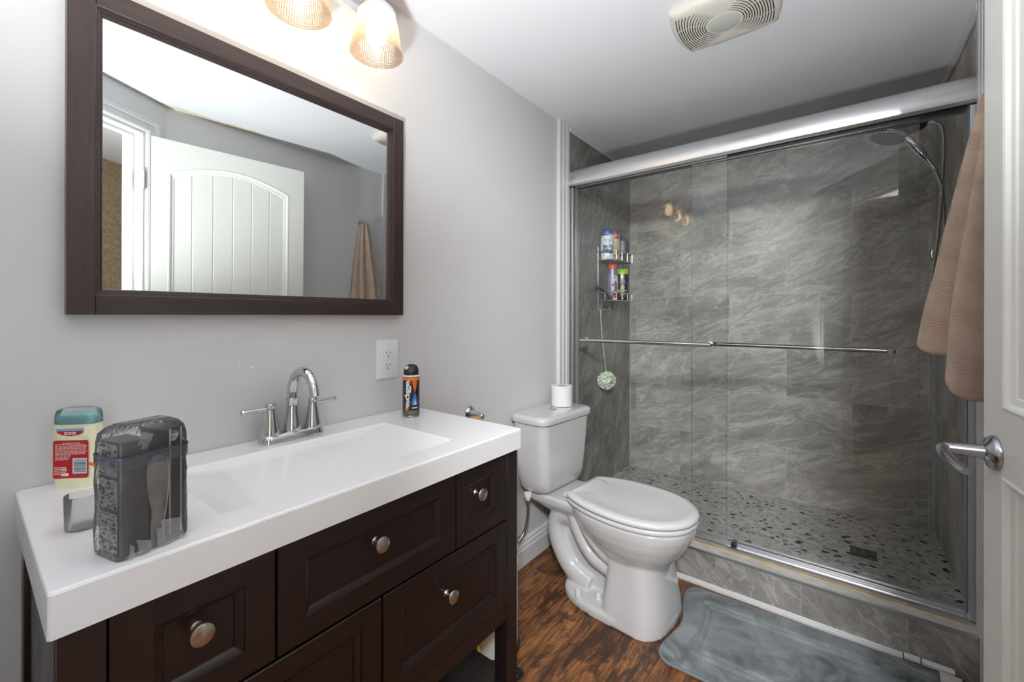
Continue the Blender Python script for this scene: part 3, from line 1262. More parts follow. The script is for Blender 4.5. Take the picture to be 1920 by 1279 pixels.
def wrap(bm, c, r, a0, z0, lift=0.0003):
    """bend flat lettering (XY) round an upright cylinder: x -> angle, y -> height"""
    for v in bm.verts:
        a = a0 + v.co.x / r
        rr = r + lift + max(0, v.co.z)
        v.co = Vector((c[0] + rr * math.cos(a), c[1] + rr * math.sin(a), z0 + v.co.y))


bm = text_mesh('edge', 0.046, 0.0002, 0.0, 0.0012, space=0.92)
bmesh.ops.transform(bm, matrix=Matrix.Rotation(PI / 2, 4, 'Z') @ Matrix.Shear('XZ', 4, (0, 0)), verts=bm.verts[:])
xs = [v.co.x for v in bm.verts]
ys = [v.co.y for v in bm.verts]
sx, sy = 0.022 / (max(xs) - min(xs)), 0.088 / (max(ys) - min(ys))
mx, my = (max(xs) + min(xs)) / 2, (max(ys) + min(ys)) / 2
for v in bm.verts:
    v.co.x, v.co.y = (v.co.x - mx) * sx, (v.co.y - my) * sy
    v.co.y += v.co.x * 0.45
bmesh.ops.subdivide_edges(bm, edges=[e for e in bm.edges if e.calc_length() > 0.006], cuts=2)
wrap(bm, cc, R, A_C - 0.40, ZT + 0.076)
obj('lettering', bm, WHITEP, body, smooth=False, fix=False)


def patch(c, r, a0, a1, zf0, zf1, n=10, lift=0.0003):
    bm = B()
    va, vb = [], []
    for i in range(n + 1):
        a = a0 + (a1 - a0) * i / n
        t = i / n
        for lst, z in ((va, zf0(t)), (vb, zf1(t))):
            lst.append(bm.verts.new((c[0] + (r + lift) * math.cos(a), c[1] + (r + lift) * math.sin(a), z)))
    for i in range(n):
        bm.faces.new((va[i], va[i + 1], vb[i + 1], vb[i]))
    return bm


def cone_z(zb, zt, w):
    return None


bm = patch(cc, R, A_C + 0.12, A_C + 0.78, lambda t: ZT + 0.078 + abs(t - 0.5) * 0.07, lambda t: ZT + 0.1185)
obj('orange_beam', bm, plain('print_orange', (214, 96, 34), 0.35), body, smooth=False)
bm = patch(cc, R, A_C + 0.05, A_C + 0.86, lambda t: ZT + 0.040, lambda t: ZT + 0.080 - abs(t - 0.5) * 0.062)
obj('blue_flame', bm, plain('print_blue', (46, 110, 190), 0.35), body, smooth=False)
bm = patch(cc, R, A_C + 0.26, A_C + 0.66, lambda t: ZT + 0.040, lambda t: ZT + 0.060 - abs(t - 0.5) * 0.034, lift=0.0005)
obj('pale_peak', bm, plain('print_pale_blue', (150, 204, 236), 0.35), body, smooth=False)
bm = patch(cc, R, A_C + 0.08, A_C + 0.82, lambda t: ZT + 0.029, lambda t: ZT + 0.032, lift=0.0005)
obj('white_line', bm, WHITEP, body, smooth=False)
bm = patch(cc, R, A_C - 0.95, A_C + 0.9, lambda t: ZT + 0.009, lambda t: ZT + 0.022)
obj('lower_band', bm, plain('can_grey_band', (112, 106, 102), 0.4, 0.2), body, smooth=False)
bm = B()
for i in range(20):
    a = 2 * PI * i / 20
    bm.verts.new((0.0068 * math.cos(a), 0.0068 * math.sin(a), 0))
bm.faces.new(bm.verts[:])
wrap(bm, cc, R, A_C - 0.52, ZT + 0.0295, 0.0005)
obj('round_badge', bm, plain('print_gold', (196, 142, 62), 0.35), body, smooth=False)

# ------------------------------------------------------------------ deodorant stick
ang = math.radians(44)
deo = thing('deodorant_stick', 'cream deodorant stick with red back label and clear cap', 'deodorant', (0.055, 0.1415, ZT), ang, local=True)
CREAM = plain('cream_plastic', (236, 232, 196), 0.35)
REDP = plain('label_red', (176, 28, 32), 0.4)


def sup(w, d, z, n=40, p=3.4):
    out = []
    for i in range(n):
        a = 2 * PI * i / n
        c, s = math.cos(a), math.sin(a)
        out.append(Vector((w * math.copysign(abs(c) ** (2 / p), c), d * math.copysign(abs(s) ** (2 / p), s), z)))
    return out


bm = B()
DW, DD_ = 0.0365, 0.0175
loft(bm, [sup(DW * 0.93, DD_ * 0.93, 0.0), sup(DW * 0.96, DD_ * 0.97, 0.003), sup(DW * 0.985, DD_, 0.020), sup(DW, DD_, 0.06), sup(DW, DD_, 0.100), sup(DW * 0.985, DD_, 0.112), sup(DW * 0.97, DD_ * 0.97, 0.116), sup(DW * 0.97, DD_ * 0.97, 0.121)], True)
db = obj('body', bm, CREAM, deo)
bm = B()
loft(bm, [sup(DW * 0.90, DD_ * 0.9, 0.121), sup(DW * 0.90, DD_ * 0.9, 0.131), sup(DW * 0.80, DD_ * 0.75, 0.137), sup(DW * 0.45, DD_ * 0.4, 0.1405)], True)
obj('teal_gel', bm, plain('teal_gel', (128, 196, 204), 0.25), deo)
CLEARC = m_glass('clear_cap', (0.98, 0.985, 0.985, 1), 1.35, 0.05, 0.06)
bm = B()
loft(bm, [sup(DW * 0.995, DD_ * 1.0, 0.1215), sup(DW * 0.99, DD_ * 0.99, 0.138), sup(DW * 0.90, DD_ * 0.9, 0.147), sup(DW * 0.5, DD_ * 0.5, 0.1515)], True)
obj('clear_cap', bm, CLEARC, deo)


def flat_front(x0, x1, z0, z1, r, y):
    bm = B()
    f = bm.faces.new([bm.verts.new((x, y, z)) for x, z in rrect(x0, x1, z0, z1, r, 4)])
    return bm


yl = -DD_ - 0.0004
bm = flat_front(-0.0300, 0.0305, 0.020, 0.0915, 0.004, yl)
lab = obj('red_label', bm, REDP, db, smooth=False)
bm = B()
random.seed(4)
for i in range(13):
    z = 0.0865 - i * 0.0026
    x = -0.026
    end = 0.028 if i < 9 else 0.0
    if i == 0:
        x, end = -0.014, 0.02
    while x < end - 0.003:
        w = random.uniform(0.002, 0.006)
        box(bm, x, min(end, x + w), yl - 0.0002, yl - 0.0001, z - 0.0007, z + 0.0005)
        x += w + 0.0012
for i in range(5):
    box(bm, -0.028, -0.010 + 0.002 * (i % 2), yl - 0.0002, yl - 0.0001, 0.040 - i * 0.0032, 0.0412 - i * 0.0032)
obj('small_print', bm, plain('label_print', (238, 214, 210), 0.5), lab, smooth=False)
bm = flat_front(0.0035, 0.028, 0.0285, 0.0575, 0.0008, yl - 0.0002)
obj('barcode_panel', bm, plain('barcode_white', (206, 214, 222), 0.5), lab, smooth=False)
bm = B()
z = 0.0315
random.seed(9)
while z < 0.0545:
    h = random.choice((0.0005, 0.0008, 0.0013))
    box(bm, 0.006, 0.0265, yl - 0.0005, yl - 0.0003, z, z + h)
    z += h + random.choice((0.0006, 0.0009, 0.0012))
obj('barcode_bars', bm, plain('barcode_grey', (96, 104, 112), 0.5), lab, smooth=False)
bm = B()
for q in range(3):       # small recycling mark
    a = 2 * PI * q / 3 + PI / 2
    c = Vector((-0.0105 + 0.0030 * math.cos(a), 0, 0.037 + 0.0030 * math.sin(a)))
    t = Vector((-math.sin(a), 0, math.cos(a)))
    n_ = Vector((math.cos(a), 0, math.sin(a)))
    pts = [c - t * 0.003 - n_ * 0.001, c + t * 0.0012 - n_ * 0.001, c + t * 0.003, c + t * 0.0012 + n_ * 0.001, c - t * 0.003 + n_ * 0.001]
    bm.faces.new([bm.verts.new((p.x, yl - 0.0002, p.z)) for p in pts])
box(bm, -0.0155, -0.0035, yl - 0.0002, yl - 0.0001, 0.0245, 0.0295)
obj('recycling_mark', bm, plain('label_white', (236, 226, 224), 0.5), lab, smooth=False)
bm = B()
f = bm.faces.new([bm.verts.new((x, yl, z)) for x, z in [(-0.024, 0.1115), (0.022, 0.1115), (0.021, 0.106), (0.014, 0.1015), (0.0, 0.0995), (-0.014, 0.1015), (-0.023, 0.106)]])
ban = obj('red_banner', bm, REDP, db, smooth=False)
bm = B()
box(bm, -0.0245, 0.0225, yl - 0.0003, yl, 0.1095, 0.1140)
obj('blue_stripe', bm, plain('label_blue', (122, 178, 222), 0.4), ban, smooth=False)
bm = B()
for z in (0.1065, 0.1035):
    for x in (-0.011, -0.004, 0.003):
        box(bm, x, x + 0.006, yl - 0.0003, yl - 0.0001, z - 0.0008, z + 0.0008)
obj('banner_print', bm, plain('label_print_white', (240, 230, 228), 0.5), ban, smooth=False)
bm = B()
prism(bm, [(0.013 * math.cos(PI * i / 16), 0.014 * math.sin(PI * i / 16)) for i in range(17)], 'y', -DD_ - 0.001, -DD_ + 0.010)
obj('dial', bm, plain('cream_dial', (228, 224, 186), 0.35), deo)

# ------------------------------------------------------------------ frosted cup
bm = B()
pr = [(0.0, 0.0), (0.0205, 0.0), (0.0215, 0.002), (0.0225, 0.050), (0.0222, 0.0515), (0.0212, 0.050), (0.0202, 0.003), (0.0, 0.003)]
lathe(bm, pr, (0.288, 0.1185, ZT), seg=32)
cup = obj('frosted_cup', bm, m_glass('frosted_clear', (0.955, 0.955, 0.96, 1), 1.3, 0.25, 0.08), base=(0.288, 0.1185, ZT))
tag(cup, 'small translucent grey plastic cup beside the zip bag', 'cup')

# ------------------------------------------------------------------ zip bag with dark packages
BA = math.radians(15)
bx = Vector((math.cos(BA), math.sin(BA), 0))       # along bag depth (towards front edge)
by = Vector((-math.sin(BA), math.cos(BA), 0))
bc = Vector((0.464, 0.131, ZT)) - bx * 0.031 + by * 0.040     # centre of the bag floor
bag = thing('zip_bag', 'clear plastic zip bag packed with dark packages at front of sink top', 'plastic bag', bc, BA, local=True)


def film(hx_, hy2, z, wob, seed, n=60):
    out = []
    for i, (x, y) in enumerate(rrect(-hx_, hx_, -hy2, hy2, min(hx_, hy2) * 0.30, 14)):
        d = mnoise.noise(Vector((x * 45 + seed, y * 45, z * 38))) * wob
        d += mnoise.noise(Vector((x * 110 + seed, y * 110, z * 70))) * wob * 0.4
        r = Vector((x, y)).normalized()
        out.append(Vector((x + r.x * d, y + r.y * d, z)))
    return out


bm = B()
rings = []
prof = [(0.030, 0.0415, 0.0008, 0.0), (0.0325, 0.0435, 0.004, 0.002), (0.0325, 0.0445, 0.02, 0.003), (0.033, 0.0445, 0.04, 0.003), (0.033, 0.0445, 0.06, 0.003), (0.0325, 0.044, 0.08, 0.003), (0.0325, 0.044, 0.10, 0.003),
        (0.032, 0.0435, 0.115, 0.002), (0.031, 0.044, 0.128, 0.0015), (0.031, 0.044, 0.140, 0.002), (0.0305, 0.0435, 0.155, 0.003), (0.028, 0.042, 0.166, 0.004), (0.022, 0.038, 0.173, 0.005), (0.012, 0.028, 0.178, 0.005)]
for a, b_, z, w in prof:
    rings.append(film(a, b_, z, w, 3.0))
loft(bm, rings, True)
FILM = m_glass('clear_film', (0.985, 0.985, 0.987, 1), 1.5, 0.05, 0.04, wrinkle=0.7)
bf = obj('bag_film', bm, FILM, bag, angle=50)
bm = B()
loft(bm, [film(0.0322, 0.0450, 0.120, 0.001, 3.0), film(0.0322, 0.0450, 0.136, 0.001, 3.0)], False)
obj('zip_band', bm, m_glass('blue_zip_film', (0.62, 0.70, 0.80, 1), 1.4, 0.08, 0.08), bag)
bm = B()
loft(bm, [film(0.0327, 0.0455, 0.136, 0.001, 3.0), film(0.0327, 0.0455, 0.1385, 0.001, 3.0)], False)
obj('zip_rib', bm, plain('zip_rib_blue', (58, 74, 98), 0.3), bag)
bm = B()
box(bm, -0.0325, -0.018, -0.0466, -0.0452, 0.1235, 0.127)
obj('zip_print', bm, plain('zip_orange_print', (224, 118, 44), 0.4), bag, smooth=False)
DARKB = plain('charcoal_carton', (84, 84, 86), 0.45, vary=0.35, scale=26)
DARKK = plain('black_carton', (30, 29, 31), 0.45, vary=0.25, scale=30)
DARKG = plain('brush_grey', (168, 168, 170), 0.4, vary=0.3, scale=18)
PRINT = plain('grey_print', (226, 226, 228), 0.5)


def at_bag(x, y, z=0.0):
    return bc + bx * x + by * y + Vector((0, 0, z))


p1 = thing('carton', 'charcoal carton with pale grey printed side inside the zip bag', 'package', at_bag(-0.0025, -0.0215, 0.0015), BA, local=True)
bm = B()
box(bm, -0.0255, 0.0275, -0.0165, 0.0165, 0.0, 0.155)
cb = obj('carton_body', bm, DARKB, p1, bevel=0.0015)
bm = B()
random.seed(12)
ysd = -0.0169
for (z0, z1) in ((0.006, 0.058), (0.064, 0.104), (0.108, 0.152)):
    box(bm, -0.0235, 0.0205, ysd, ysd + 0.0002, z0, z1, 0)
obj('pale_panel', bm, plain('carton_pale_print', (232, 232, 234), 0.5, vary=0.35, scale=110), cb, smooth=False)
bm = B()
z = 0.008
while z < 0.150:
    x = -0.0225
    while x < 0.017:
        w = random.uniform(0.001, 0.007)
        if random.random() < 0.62:
            box(bm, x, min(0.020, x + w), ysd - 0.0003, ysd - 0.0001, z, z + random.choice((0.0012, 0.0016, 0.004)))
        x += w + 0.001
    z += random.choice((0.003, 0.0034, 0.0062))
obj('print_lines', bm, plain('carton_dark_print', (58, 58, 60), 0.5), cb, smooth=False)

p2 = thing('carton', 'black carton with thin white edges inside the zip bag', 'package', at_bag(-0.003, 0.0245, 0.0015), BA, local=True)
bm = B()
box(bm, -0.024, 0.0235, -0.0145, 0.0145, 0.0, 0.162)
cb2 = obj('carton_body', bm, DARKK, p2, bevel=0.0015)
bm = B()
for yy in (-0.002, 0.0128):
    box(bm, 0.0236, 0.0239, yy, yy + 0.0020, 0.004, 0.160)
obj('white_edge', bm, plain('carton_white_edge', (206, 206, 208), 0.5), cb2, smooth=False)

# grey handled brush standing in front of the cartons, inside the bag
MILKF = m_glass('creased_film', (0.95, 0.95, 0.955, 1), 1.5, 0.08, 0.20, wrinkle=1.0)
bm = B()
random.seed(31)
for q in range(9):       # creased gusset at the foot and the gathered top
    y0 = random.uniform(-0.036, 0.030)
    zz0, zz1 = (0.001, random.uniform(0.018, 0.042)) if q < 5 else (random.uniform(0.140, 0.150), random.uniform(0.160, 0.172))
    x0 = 0.0345 if q < 5 else 0.030
    a = [Vector((x0 + random.uniform(0, 0.003), y0, zz0)), Vector((x0 + random.uniform(0.001, 0.005), y0 + random.uniform(0.006, 0.014), zz0 + random.uniform(0, 0.004)))]
    b_ = [Vector((x0 - random.uniform(0.0, 0.002), y0 + random.uniform(-0.004, 0.006), zz1)), Vector((x0, y0 + random.uniform(0.008, 0.016), zz1 - random.uniform(0, 0.008)))]
    m_ = [a[0].lerp(b_[0], 0.5) + Vector((random.uniform(0.001, 0.004), 0, 0)), a[1].lerp(b_[1], 0.5) + Vector((random.uniform(-0.001, 0.002), 0, 0))]
    vs = [bm.verts.new(p) for p in (a[0], a[1], m_[0], m_[1], b_[0], b_[1])]
    bm.faces.new((vs[0], vs[1], vs[3], vs[2]))
    bm.faces.new((vs[2], vs[3], vs[5], vs[4]))
    obj('film_crease', bm, MILKF, bf, smooth=False)
    bm = B()
bm.free()
p3 = thing('hair_brush', 'grey handled brush standing upright inside the zip bag', 'brush', at_bag(0.0278, 0.0045, 0.0015), BA, local=True)
bm = B()
rings = []
for z, w, d in ((0.0, 0.006, 0.003), (0.004, 0.0085, 0.0036), (0.03, 0.0088, 0.0036), (0.05, 0.0075, 0.0034), (0.065, 0.0105, 0.0036), (0.085, 0.0135, 0.0038), (0.11, 0.0140, 0.0038), (0.122, 0.011, 0.0034), (0.128, 0.005, 0.002)):
    rings.append([Vector((0.6 * d * math.cos(2 * PI * i / 20), w * math.sin(2 * PI * i / 20), z)) for i in range(20)])
loft(bm, rings, True)
obj('brush_body', bm, DARKG, p3)
bm = B()
for z0, z1, w in ((0.03, 0.122, 0.0016),):
    pts = [Vector((0.0012, 0.0078 + 0.005 * math.sin((z0 + (z1 - z0) * i / 10 - 0.04) * 30), z0 + (z1 - z0) * i / 10)) for i in range(11)]
    tube(bm, pts, 0.0011, 8)
obj('light_edge', bm, PRINT, p3)

# ------------------------------------------------------------------ toilet
TY, TYAW = 1.755, math.radians(-4.5)
toi = thing('toilet', 'white two-piece toilet with closed lid between vanity and shower', 'toilet', (0, TY, 0), TYAW, local=True)


def t_local(p):
    d = Vector(p) - Vector((0, TY, 0))
    c, s = math.cos(-TYAW), math.sin(-TYAW)
    return Vector((d.x * c - d.y * s, d.x * s + d.y * c, d.z))


def egg(x0, x1, b, z, n=48, p=2.3, back=None):
    xc, a = (x0 + x1) / 2, (x1 - x0) / 2
    out = []
    for i in range(n):
        t = 2 * PI * i / n
        c, s = math.cos(t), math.sin(t)
        pp = p if c > 0 or back is None else back
        out.append(Vector((xc + a * math.copysign(abs(c) ** (2 / pp), c), b * math.copysign(abs(s) ** (2 / pp), s), z)))
    return out


bm = B()
# foot plate
loft(bm, [egg(0.245, 0.716, 0.176, 0.0, p=2.7), egg(0.245, 0.716, 0.176, 0.026, p=2.7), egg(0.252, 0.710, 0.169, 0.036, p=2.7), egg(0.262, 0.70, 0.158, 0.039, p=2.7)])
# front column
loft(bm, [egg(0.470, 0.715, 0.174, 0.0, p=3.0, back=9), egg(0.478, 0.710, 0.166, 0.06, p=2.9, back=9), egg(0.484, 0.700, 0.153, 0.13, p=2.8, back=9), egg(0.488, 0.690, 0.143, 0.20, p=2.7, back=8), egg(0.47, 0.692, 0.140, 0.235, p=2.5, back=5), egg(0.43, 0.70, 0.14, 0.26, p=2.4)])
# bowl
loft(bm, [egg(0.43, 0.690, 0.126, 0.215), egg(0.395, 0.712, 0.145, 0.250), egg(0.350, 0.742, 0.166, 0.290), egg(0.300, 0.768, 0.181, 0.330), egg(0.275, 0.783, 0.188, 0.365), egg(0.268, 0.787, 0.189, 0.392), egg(0.272, 0.783, 0.186, 0.399)])
# deck under the tank
loft(bm, [[Vector((x, y, z)) for x, y in rrect(x0, x1, -w, w, r, 6)] for x0, x1, w, r, z in ((0.16, 0.34, 0.07, 0.05, 0.30), (0.10, 0.36, 0.105, 0.05, 0.335), (0.06, 0.38, 0.128, 0.05, 0.358), (0.055, 0.39, 0.132, 0.05, 0.385), (0.058, 0.39, 0.128, 0.048, 0.396))])
# trapway
tw = spline([(0.46, 0, 0.235), (0.36, 0, 0.29), (0.265, 0, 0.315), (0.205, 0, 0.28), (0.205, 0, 0.20), (0.245, 0, 0.12), (0.30, 0, 0.070), (0.38, 0, 0.045)], 6)
tube(bm, [p + Vector((0, 0, 0)) for p in tw], 0.052, 20)
for sy in (-1, 1):
    tube(bm, [p + Vector((0, sy * 0.052, 0)) for p in tw], [0.050] * len(tw), 18)
    tube(bm, spline([(0.30, sy * 0.085, 0.35), (0.335, sy * 0.088, 0.27), (0.40, sy * 0.09, 0.195), (0.49, sy * 0.09, 0.165)], 6), 0.030, 14)
    tube(bm, spline([(0.36, sy * 0.11, 0.35), (0.41, sy * 0.115, 0.285), (0.47, sy * 0.11, 0.235), (0.52, sy * 0.10, 0.215)], 6), 0.026, 14)
box(bm, 0.24, 0.52, -0.062, 0.062, 0.02, 0.33)
obj('bowl', bm, CERAMIC, toi, remesh=0.0050, smoothit=7)
# seat and lid
half = [(0.287, 0.112), (0.293, 0.126), (0.33, 0.150), (0.40, 0.176), (0.48, 0.191), (0.56, 0.194), (0.64, 0.183), (0.71, 0.153), (0.762, 0.105), (0.790, 0.052), (0.797, 0.0)]
hp = spline([(x, y, 0) for x, y in half], 5)


def lidring(ins, z):
    pts = [(p.x, p.y) for p in hp] + [(p.x, -p.y) for p in reversed(hp[:-1])]
    cx = 0.52
    out = []
    for x, y in pts:
        n_ = Vector((x - cx, y)).normalized()
        q = Vector((x, y)) - n_ * ins
        if x < 0.2872:
            q.x = x + ins
        out.append(Vector((q.x, q.y, z)))
    return out


bm = B()
loft(bm, [lidring(0.008, 0.4005), lidring(0.003, 0.404), lidring(0.003, 0.415), lidring(0.007, 0.419)])
obj('seat', bm, SEATP, toi, angle=60)
bm = B()
loft(bm, [lidring(0.006, 0.4225), lidring(0.001, 0.425), lidring(0.0, 0.434), lidring(0.003, 0.440), lidring(0.012, 0.4445), lidring(0.030, 0.4475), lidring(0.036, 0.4462), lidring(0.10, 0.4462)])
obj('lid', bm, SEATP, toi, angle=60)
for sy in (-1, 1):
    bm = B()
    box(bm, 0.252, 0.292, sy * 0.075 - 0.016, sy * 0.075 + 0.016, 0.399, 0.418)
    obj('seat_hinge', bm, SEATP, toi, bevel=0.004)
# tank
bm = B()


def tring(x0, x1, w, r, z):
    return [Vector((x, y, z)) for x, y in rrect(x0, x1, -w, w, r, 8)]


loft(bm, [tring(0.060, 0.165, 0.135, 0.045, 0.399), tring(0.045, 0.187, 0.152, 0.050, 0.403), tring(0.036, 0.200, 0.164, 0.050, 0.420), tring(0.030, 0.207, 0.172, 0.050, 0.46), tring(0.025, 0.212, 0.182, 0.048, 0.56), tring(0.022, 0.216, 0.190, 0.046, 0.66), tring(0.022, 0.218, 0.193, 0.046, 0.721)])
obj('tank', bm, CERAMIC, toi, angle=60)
bm = B()
loft(bm, [tring(0.018, 0.224, 0.199, 0.050, 0.7215), tring(0.014, 0.229, 0.204, 0.052, 0.7235), tring(0.014, 0.231, 0.206, 0.052, 0.738), tring(0.015, 0.229, 0.204, 0.052, 0.748), tring(0.019, 0.222, 0.198, 0.050, 0.755), tring(0.03, 0.208, 0.185, 0.045, 0.7575)])
obj('tank_lid', bm, CERAMIC, toi, angle=60)
bm = B()
bcx = t_local((0.125, 1.745, 0.757))
loft(bm, [[Vector((bcx.x + 0.017 * s * math.cos(2 * PI * i / 28), bcx.y + 0.024 * s * math.sin(2 * PI * i / 28), z)) for i in range(28)] for s, z in ((1, 0.757), (1, 0.7605), (0.9, 0.7615))])
fb = obj('flush_button', bm, CHROME, toi)
bm = B()
box(bm, bcx.x - 0.015, bcx.x + 0.015, bcx.y - 0.0004, bcx.y + 0.0004, 0.7614, 0.7618)
obj('button_split', bm, RUBBER, fb, smooth=False)
for px in ((0.3565, 1.5745), (0.4315, 1.611)):
    c = t_local((px[0], px[1], 0.037))
    bm = B()
    lathe(bm, [(0.0138, 0.0), (0.0142, 0.004), (0.0126, 0.022), (0.0098, 0.029), (0.0, 0.031)], c, seg=22)
    obj('bolt_cap', bm, SEATP, toi)

# ------------------------------------------------------------------ toilet roll on the tank
rc = Vector((0.118, 1.838, 0.7585))
roll = thing('toilet_roll', 'full white toilet paper roll standing on the toilet tank lid', 'toilet paper', rc)
bm = B()
lathe(bm, [(0.020, 0.0), (0.050, 0.0), (0.0525, 0.0015), (0.0525, 0.098), (0.0505, 0.100), (0.020, 0.100), (0.020, 0.0)], rc, seg=40, cap=False)
obj('paper', bm, PAPER, roll)
bm = B()
lathe(bm, [(0.0195, 0.0), (0.0200, 0.099), (0.0188, 0.099), (0.0183, 0.0)], rc, seg=28, cap=False)
obj('cardboard_core', bm, CARD, roll)

# ------------------------------------------------------------------ water supply hose
sup_t = thing('supply_hose', 'braided steel water supply hose under the toilet tank', 'hose', (0.03, 1.42, 0.17))
bm = B()
tube(bm, spline([(0.092, 1.585, 0.375), (0.093, 1.585, 0.33), (0.092, 1.578, 0.27), (0.085, 1.555, 0.215), (0.075, 1.50, 0.178), (0.065, 1.44, 0.172), (0.062, 1.405, 0.185)], 8), 0.0062, 12)
obj('braided_hose', bm, HOSE_M, sup_t)
bm = B()
lathe(bm, [(0.008, -0.030), (0.010, -0.028), (0.0155, -0.012), (0.0175, -0.002), (0.0175, 0.006), (0.012, 0.006)], (0.092, 1.585, 0.392), seg=18)
obj('coupling_nut', bm, WHITEP, sup_t)
bm = B()
cyl(bm, (0.001, 1.40, 0.20), (0.07, 1.40, 0.20), 0.009)
cyl(bm, (0.001, 1.40, 0.20), (0.006, 1.40, 0.20), 0.028)
sphere(bm, (0.066, 1.40, 0.20), 0.014)
obj('shutoff_valve', bm, CHROME, sup_t)

# ------------------------------------------------------------------ toilet paper holder on the wall
hold = thing('paper_holder', 'chrome toilet paper holder on the wall behind the sink top', 'paper holder', (0, 1.295, 0.80))
bm = B()
lathe(bm, [(0.0, 0.001), (0.028, 0.001), (0.028, 0.005), (0.024, 0.009), (0.022, 0.012), (0.014, 0.016), (0.010, 0.03), (0.009, 0.055), (0.0, 0.055)], (0, 1.295, 0.803), (1, 0, 0), 28)
obj('rosette', bm, CHROME, hold)
bm = B()
sphere(bm, (0.066, 1.296, 0.796), 0.0125)
tube(bm, [(0.050, 1.295, 0.803), (0.066, 1.295, 0.797)], 0.009, 12)
tube(bm, [(0.066, 1.296, 0.796), (0.066, 1.150, 0.794)], 0.006, 12)
obj('arm', bm, CHROME, hold)
core = thing('cardboard_tube', 'empty brown cardboard tube on the chrome paper holder', 'cardboard tube', (0.066, 1.215, 0.795))
bm = B()
n_ = 28
o_ = [circ(Vector((0.066, y, 0.784)), Vector((1, 0, 0)), Vector((0, 0, 1)), r, n_) for y, r in ((1.165, 0.0195), (1.278, 0.0195), (1.278, 0.018), (1.165, 0.018), (1.165, 0.0195))]
loft(bm, o_, False)
obj('tube_wall', bm, CARD, core)

# ------------------------------------------------------------------ pedal bin
pc = Vector((0.205, 1.195, 0))
pb = thing('pedal_bin', 'slim white pedal bin with wire handle between vanity and toilet', 'bin', pc)
bm = B()
lathe(bm, [(0.097, 0.016), (0.098, 0.018), (0.096, 0.30), (0.095, 0.302)], pc, seg=40)
obj('bin_body', bm, WHITEP, pb)
bm = B()
lathe(bm, [(0.104, 0.0), (0.106, 0.004), (0.104, 0.014), (0.098, 0.018)], pc, seg=40)
obj('base_ring', bm, BLACK, pb)
bm = B()
lathe(bm, [(0.099, 0.302), (0.099, 0.318), (0.09, 0.334), (0.05, 0.345), (0.0, 0.348)], pc, seg=40)
obj('bin_lid', bm, WHITEP, pb)
bm = B()
tube(bm, spline([pc + Vector((0.02, 0.097, 0.262)), pc + Vector((0.026, 0.108, 0.285)), pc + Vector((0.035, 0.112, 0.33)), pc + Vector((0.05, 0.10, 0.372)), pc + Vector((0.07, 0.05, 0.392)), pc + Vector((0.08, 0, 0.396)), pc + Vector((0.07, -0.06, 0.388)), pc + Vector((0.03, -0.105, 0.31)), pc + Vector((0.02, -0.097, 0.262))], 6), 0.0028, 8)
obj('wire_handle', bm, CHROME, pb)
bm = B()
box(bm, 0.290, 0.385, 1.118, 1.156, 0.004, 0.020)
obj('foot_pedal', bm, BLACK, pb, bevel=0.006)

# ------------------------------------------------------------------ yellow pouch on the floor
yp = thing('cleaner_pouch', 'yellow refill pouch with green leaf print behind the vanity leg', 'pouch', (0.262, 1.045, 0.0), math.radians(-40), local=True)
bm = B()
rings = []
for z, w, d in ((0.0, 0.050, 0.022), (0.01, 0.058, 0.028), (0.05, 0.058, 0.026), (0.09, 0.056, 0.018), (0.12, 0.054, 0.010), (0.14, 0.053, 0.003), (0.155, 0.053, 0.0015)):
    rings.append([Vector((w * math.copysign(abs(math.cos(2 * PI * i / 28)) ** 0.7, math.cos(2 * PI * i / 28)), d * math.sin(2 * PI * i / 28), z)) for i in range(28)])
loft(bm, rings)
pbod = obj('pouch_body', bm, plain('pouch_yellow', (238, 214, 60), 0.35), yp)
bm = B()
for (cx, cz, a, l) in ((0.020, 0.07, 0.6, 0.020), (0.030, 0.055, 1.6, 0.016), (0.012, 0.045, 0.1, 0.016)):
    pts = []
    for i in range(12):
        t = 2 * PI * i / 12
        u, v = l * math.cos(t), l * 0.38 * math.sin(t)
        pts.append((cx + u * math.cos(a) - v * math.sin(a), cz + u * math.sin(a) + v * math.cos(a)))
    prism(bm, pts, 'y', -0.030, -0.0265)
obj('leaf_print', bm, plain('leaf_green', (60, 110, 48), 0.5), pbod, smooth=False)

# ------------------------------------------------------------------ shower door frame
sf = thing('shower_enclosure', 'brushed steel sliding shower door frame with rounded header rail', 'shower frame', (0.8, 2.135, CT))
bm = B()
hp_ = [(2.100, 1.930), (2.090, 1.930), (2.0815, 1.938), (2.0785, 1.955), (2.0790, 1.975), (2.0830, 1.995), (2.0910, 2.012), (2.1010, 2.0215), (2.115, 2.026), (2.172, 2.026), (2.176, 2.02), (2.176, 1.925), (2.170, 1.925), (2.170, 1.99), (2.100, 1.99)]
prism(bm, hp_, 'x', 0.012, XR - 0.012)
obj('header', bm, STEEL, sf, angle=30)
for (a, b_) in ((0.0, 0.012), (XR - 0.012, XR)):
    bm = B()
    prism(bm, [(2.176, 1.925), (2.099, 1.925), (2.089, 1.929), (2.0805, 1.938), (2.0775, 1.955), (2.078, 1.975), (2.082, 1.996), (2.090, 2.013), (2.1005, 2.0225), (2.115, 2.027), (2.176, 2.027)], 'x', a, b_)
    obj('header_cap', bm, STEEL, sf, angle=30)
bm = B()
box(bm, 0.03, XR - 0.03, 2.101, 2.169, 1.972, 1.989)
box(bm, 0.03, XR - 0.03, 2.132, 2.136, 1.935, 1.972)
obj('roller_channel', bm, RUBBER, sf, smooth=False)
BUMP = plain('bumper_pale', (168, 172, 176), 0.5)
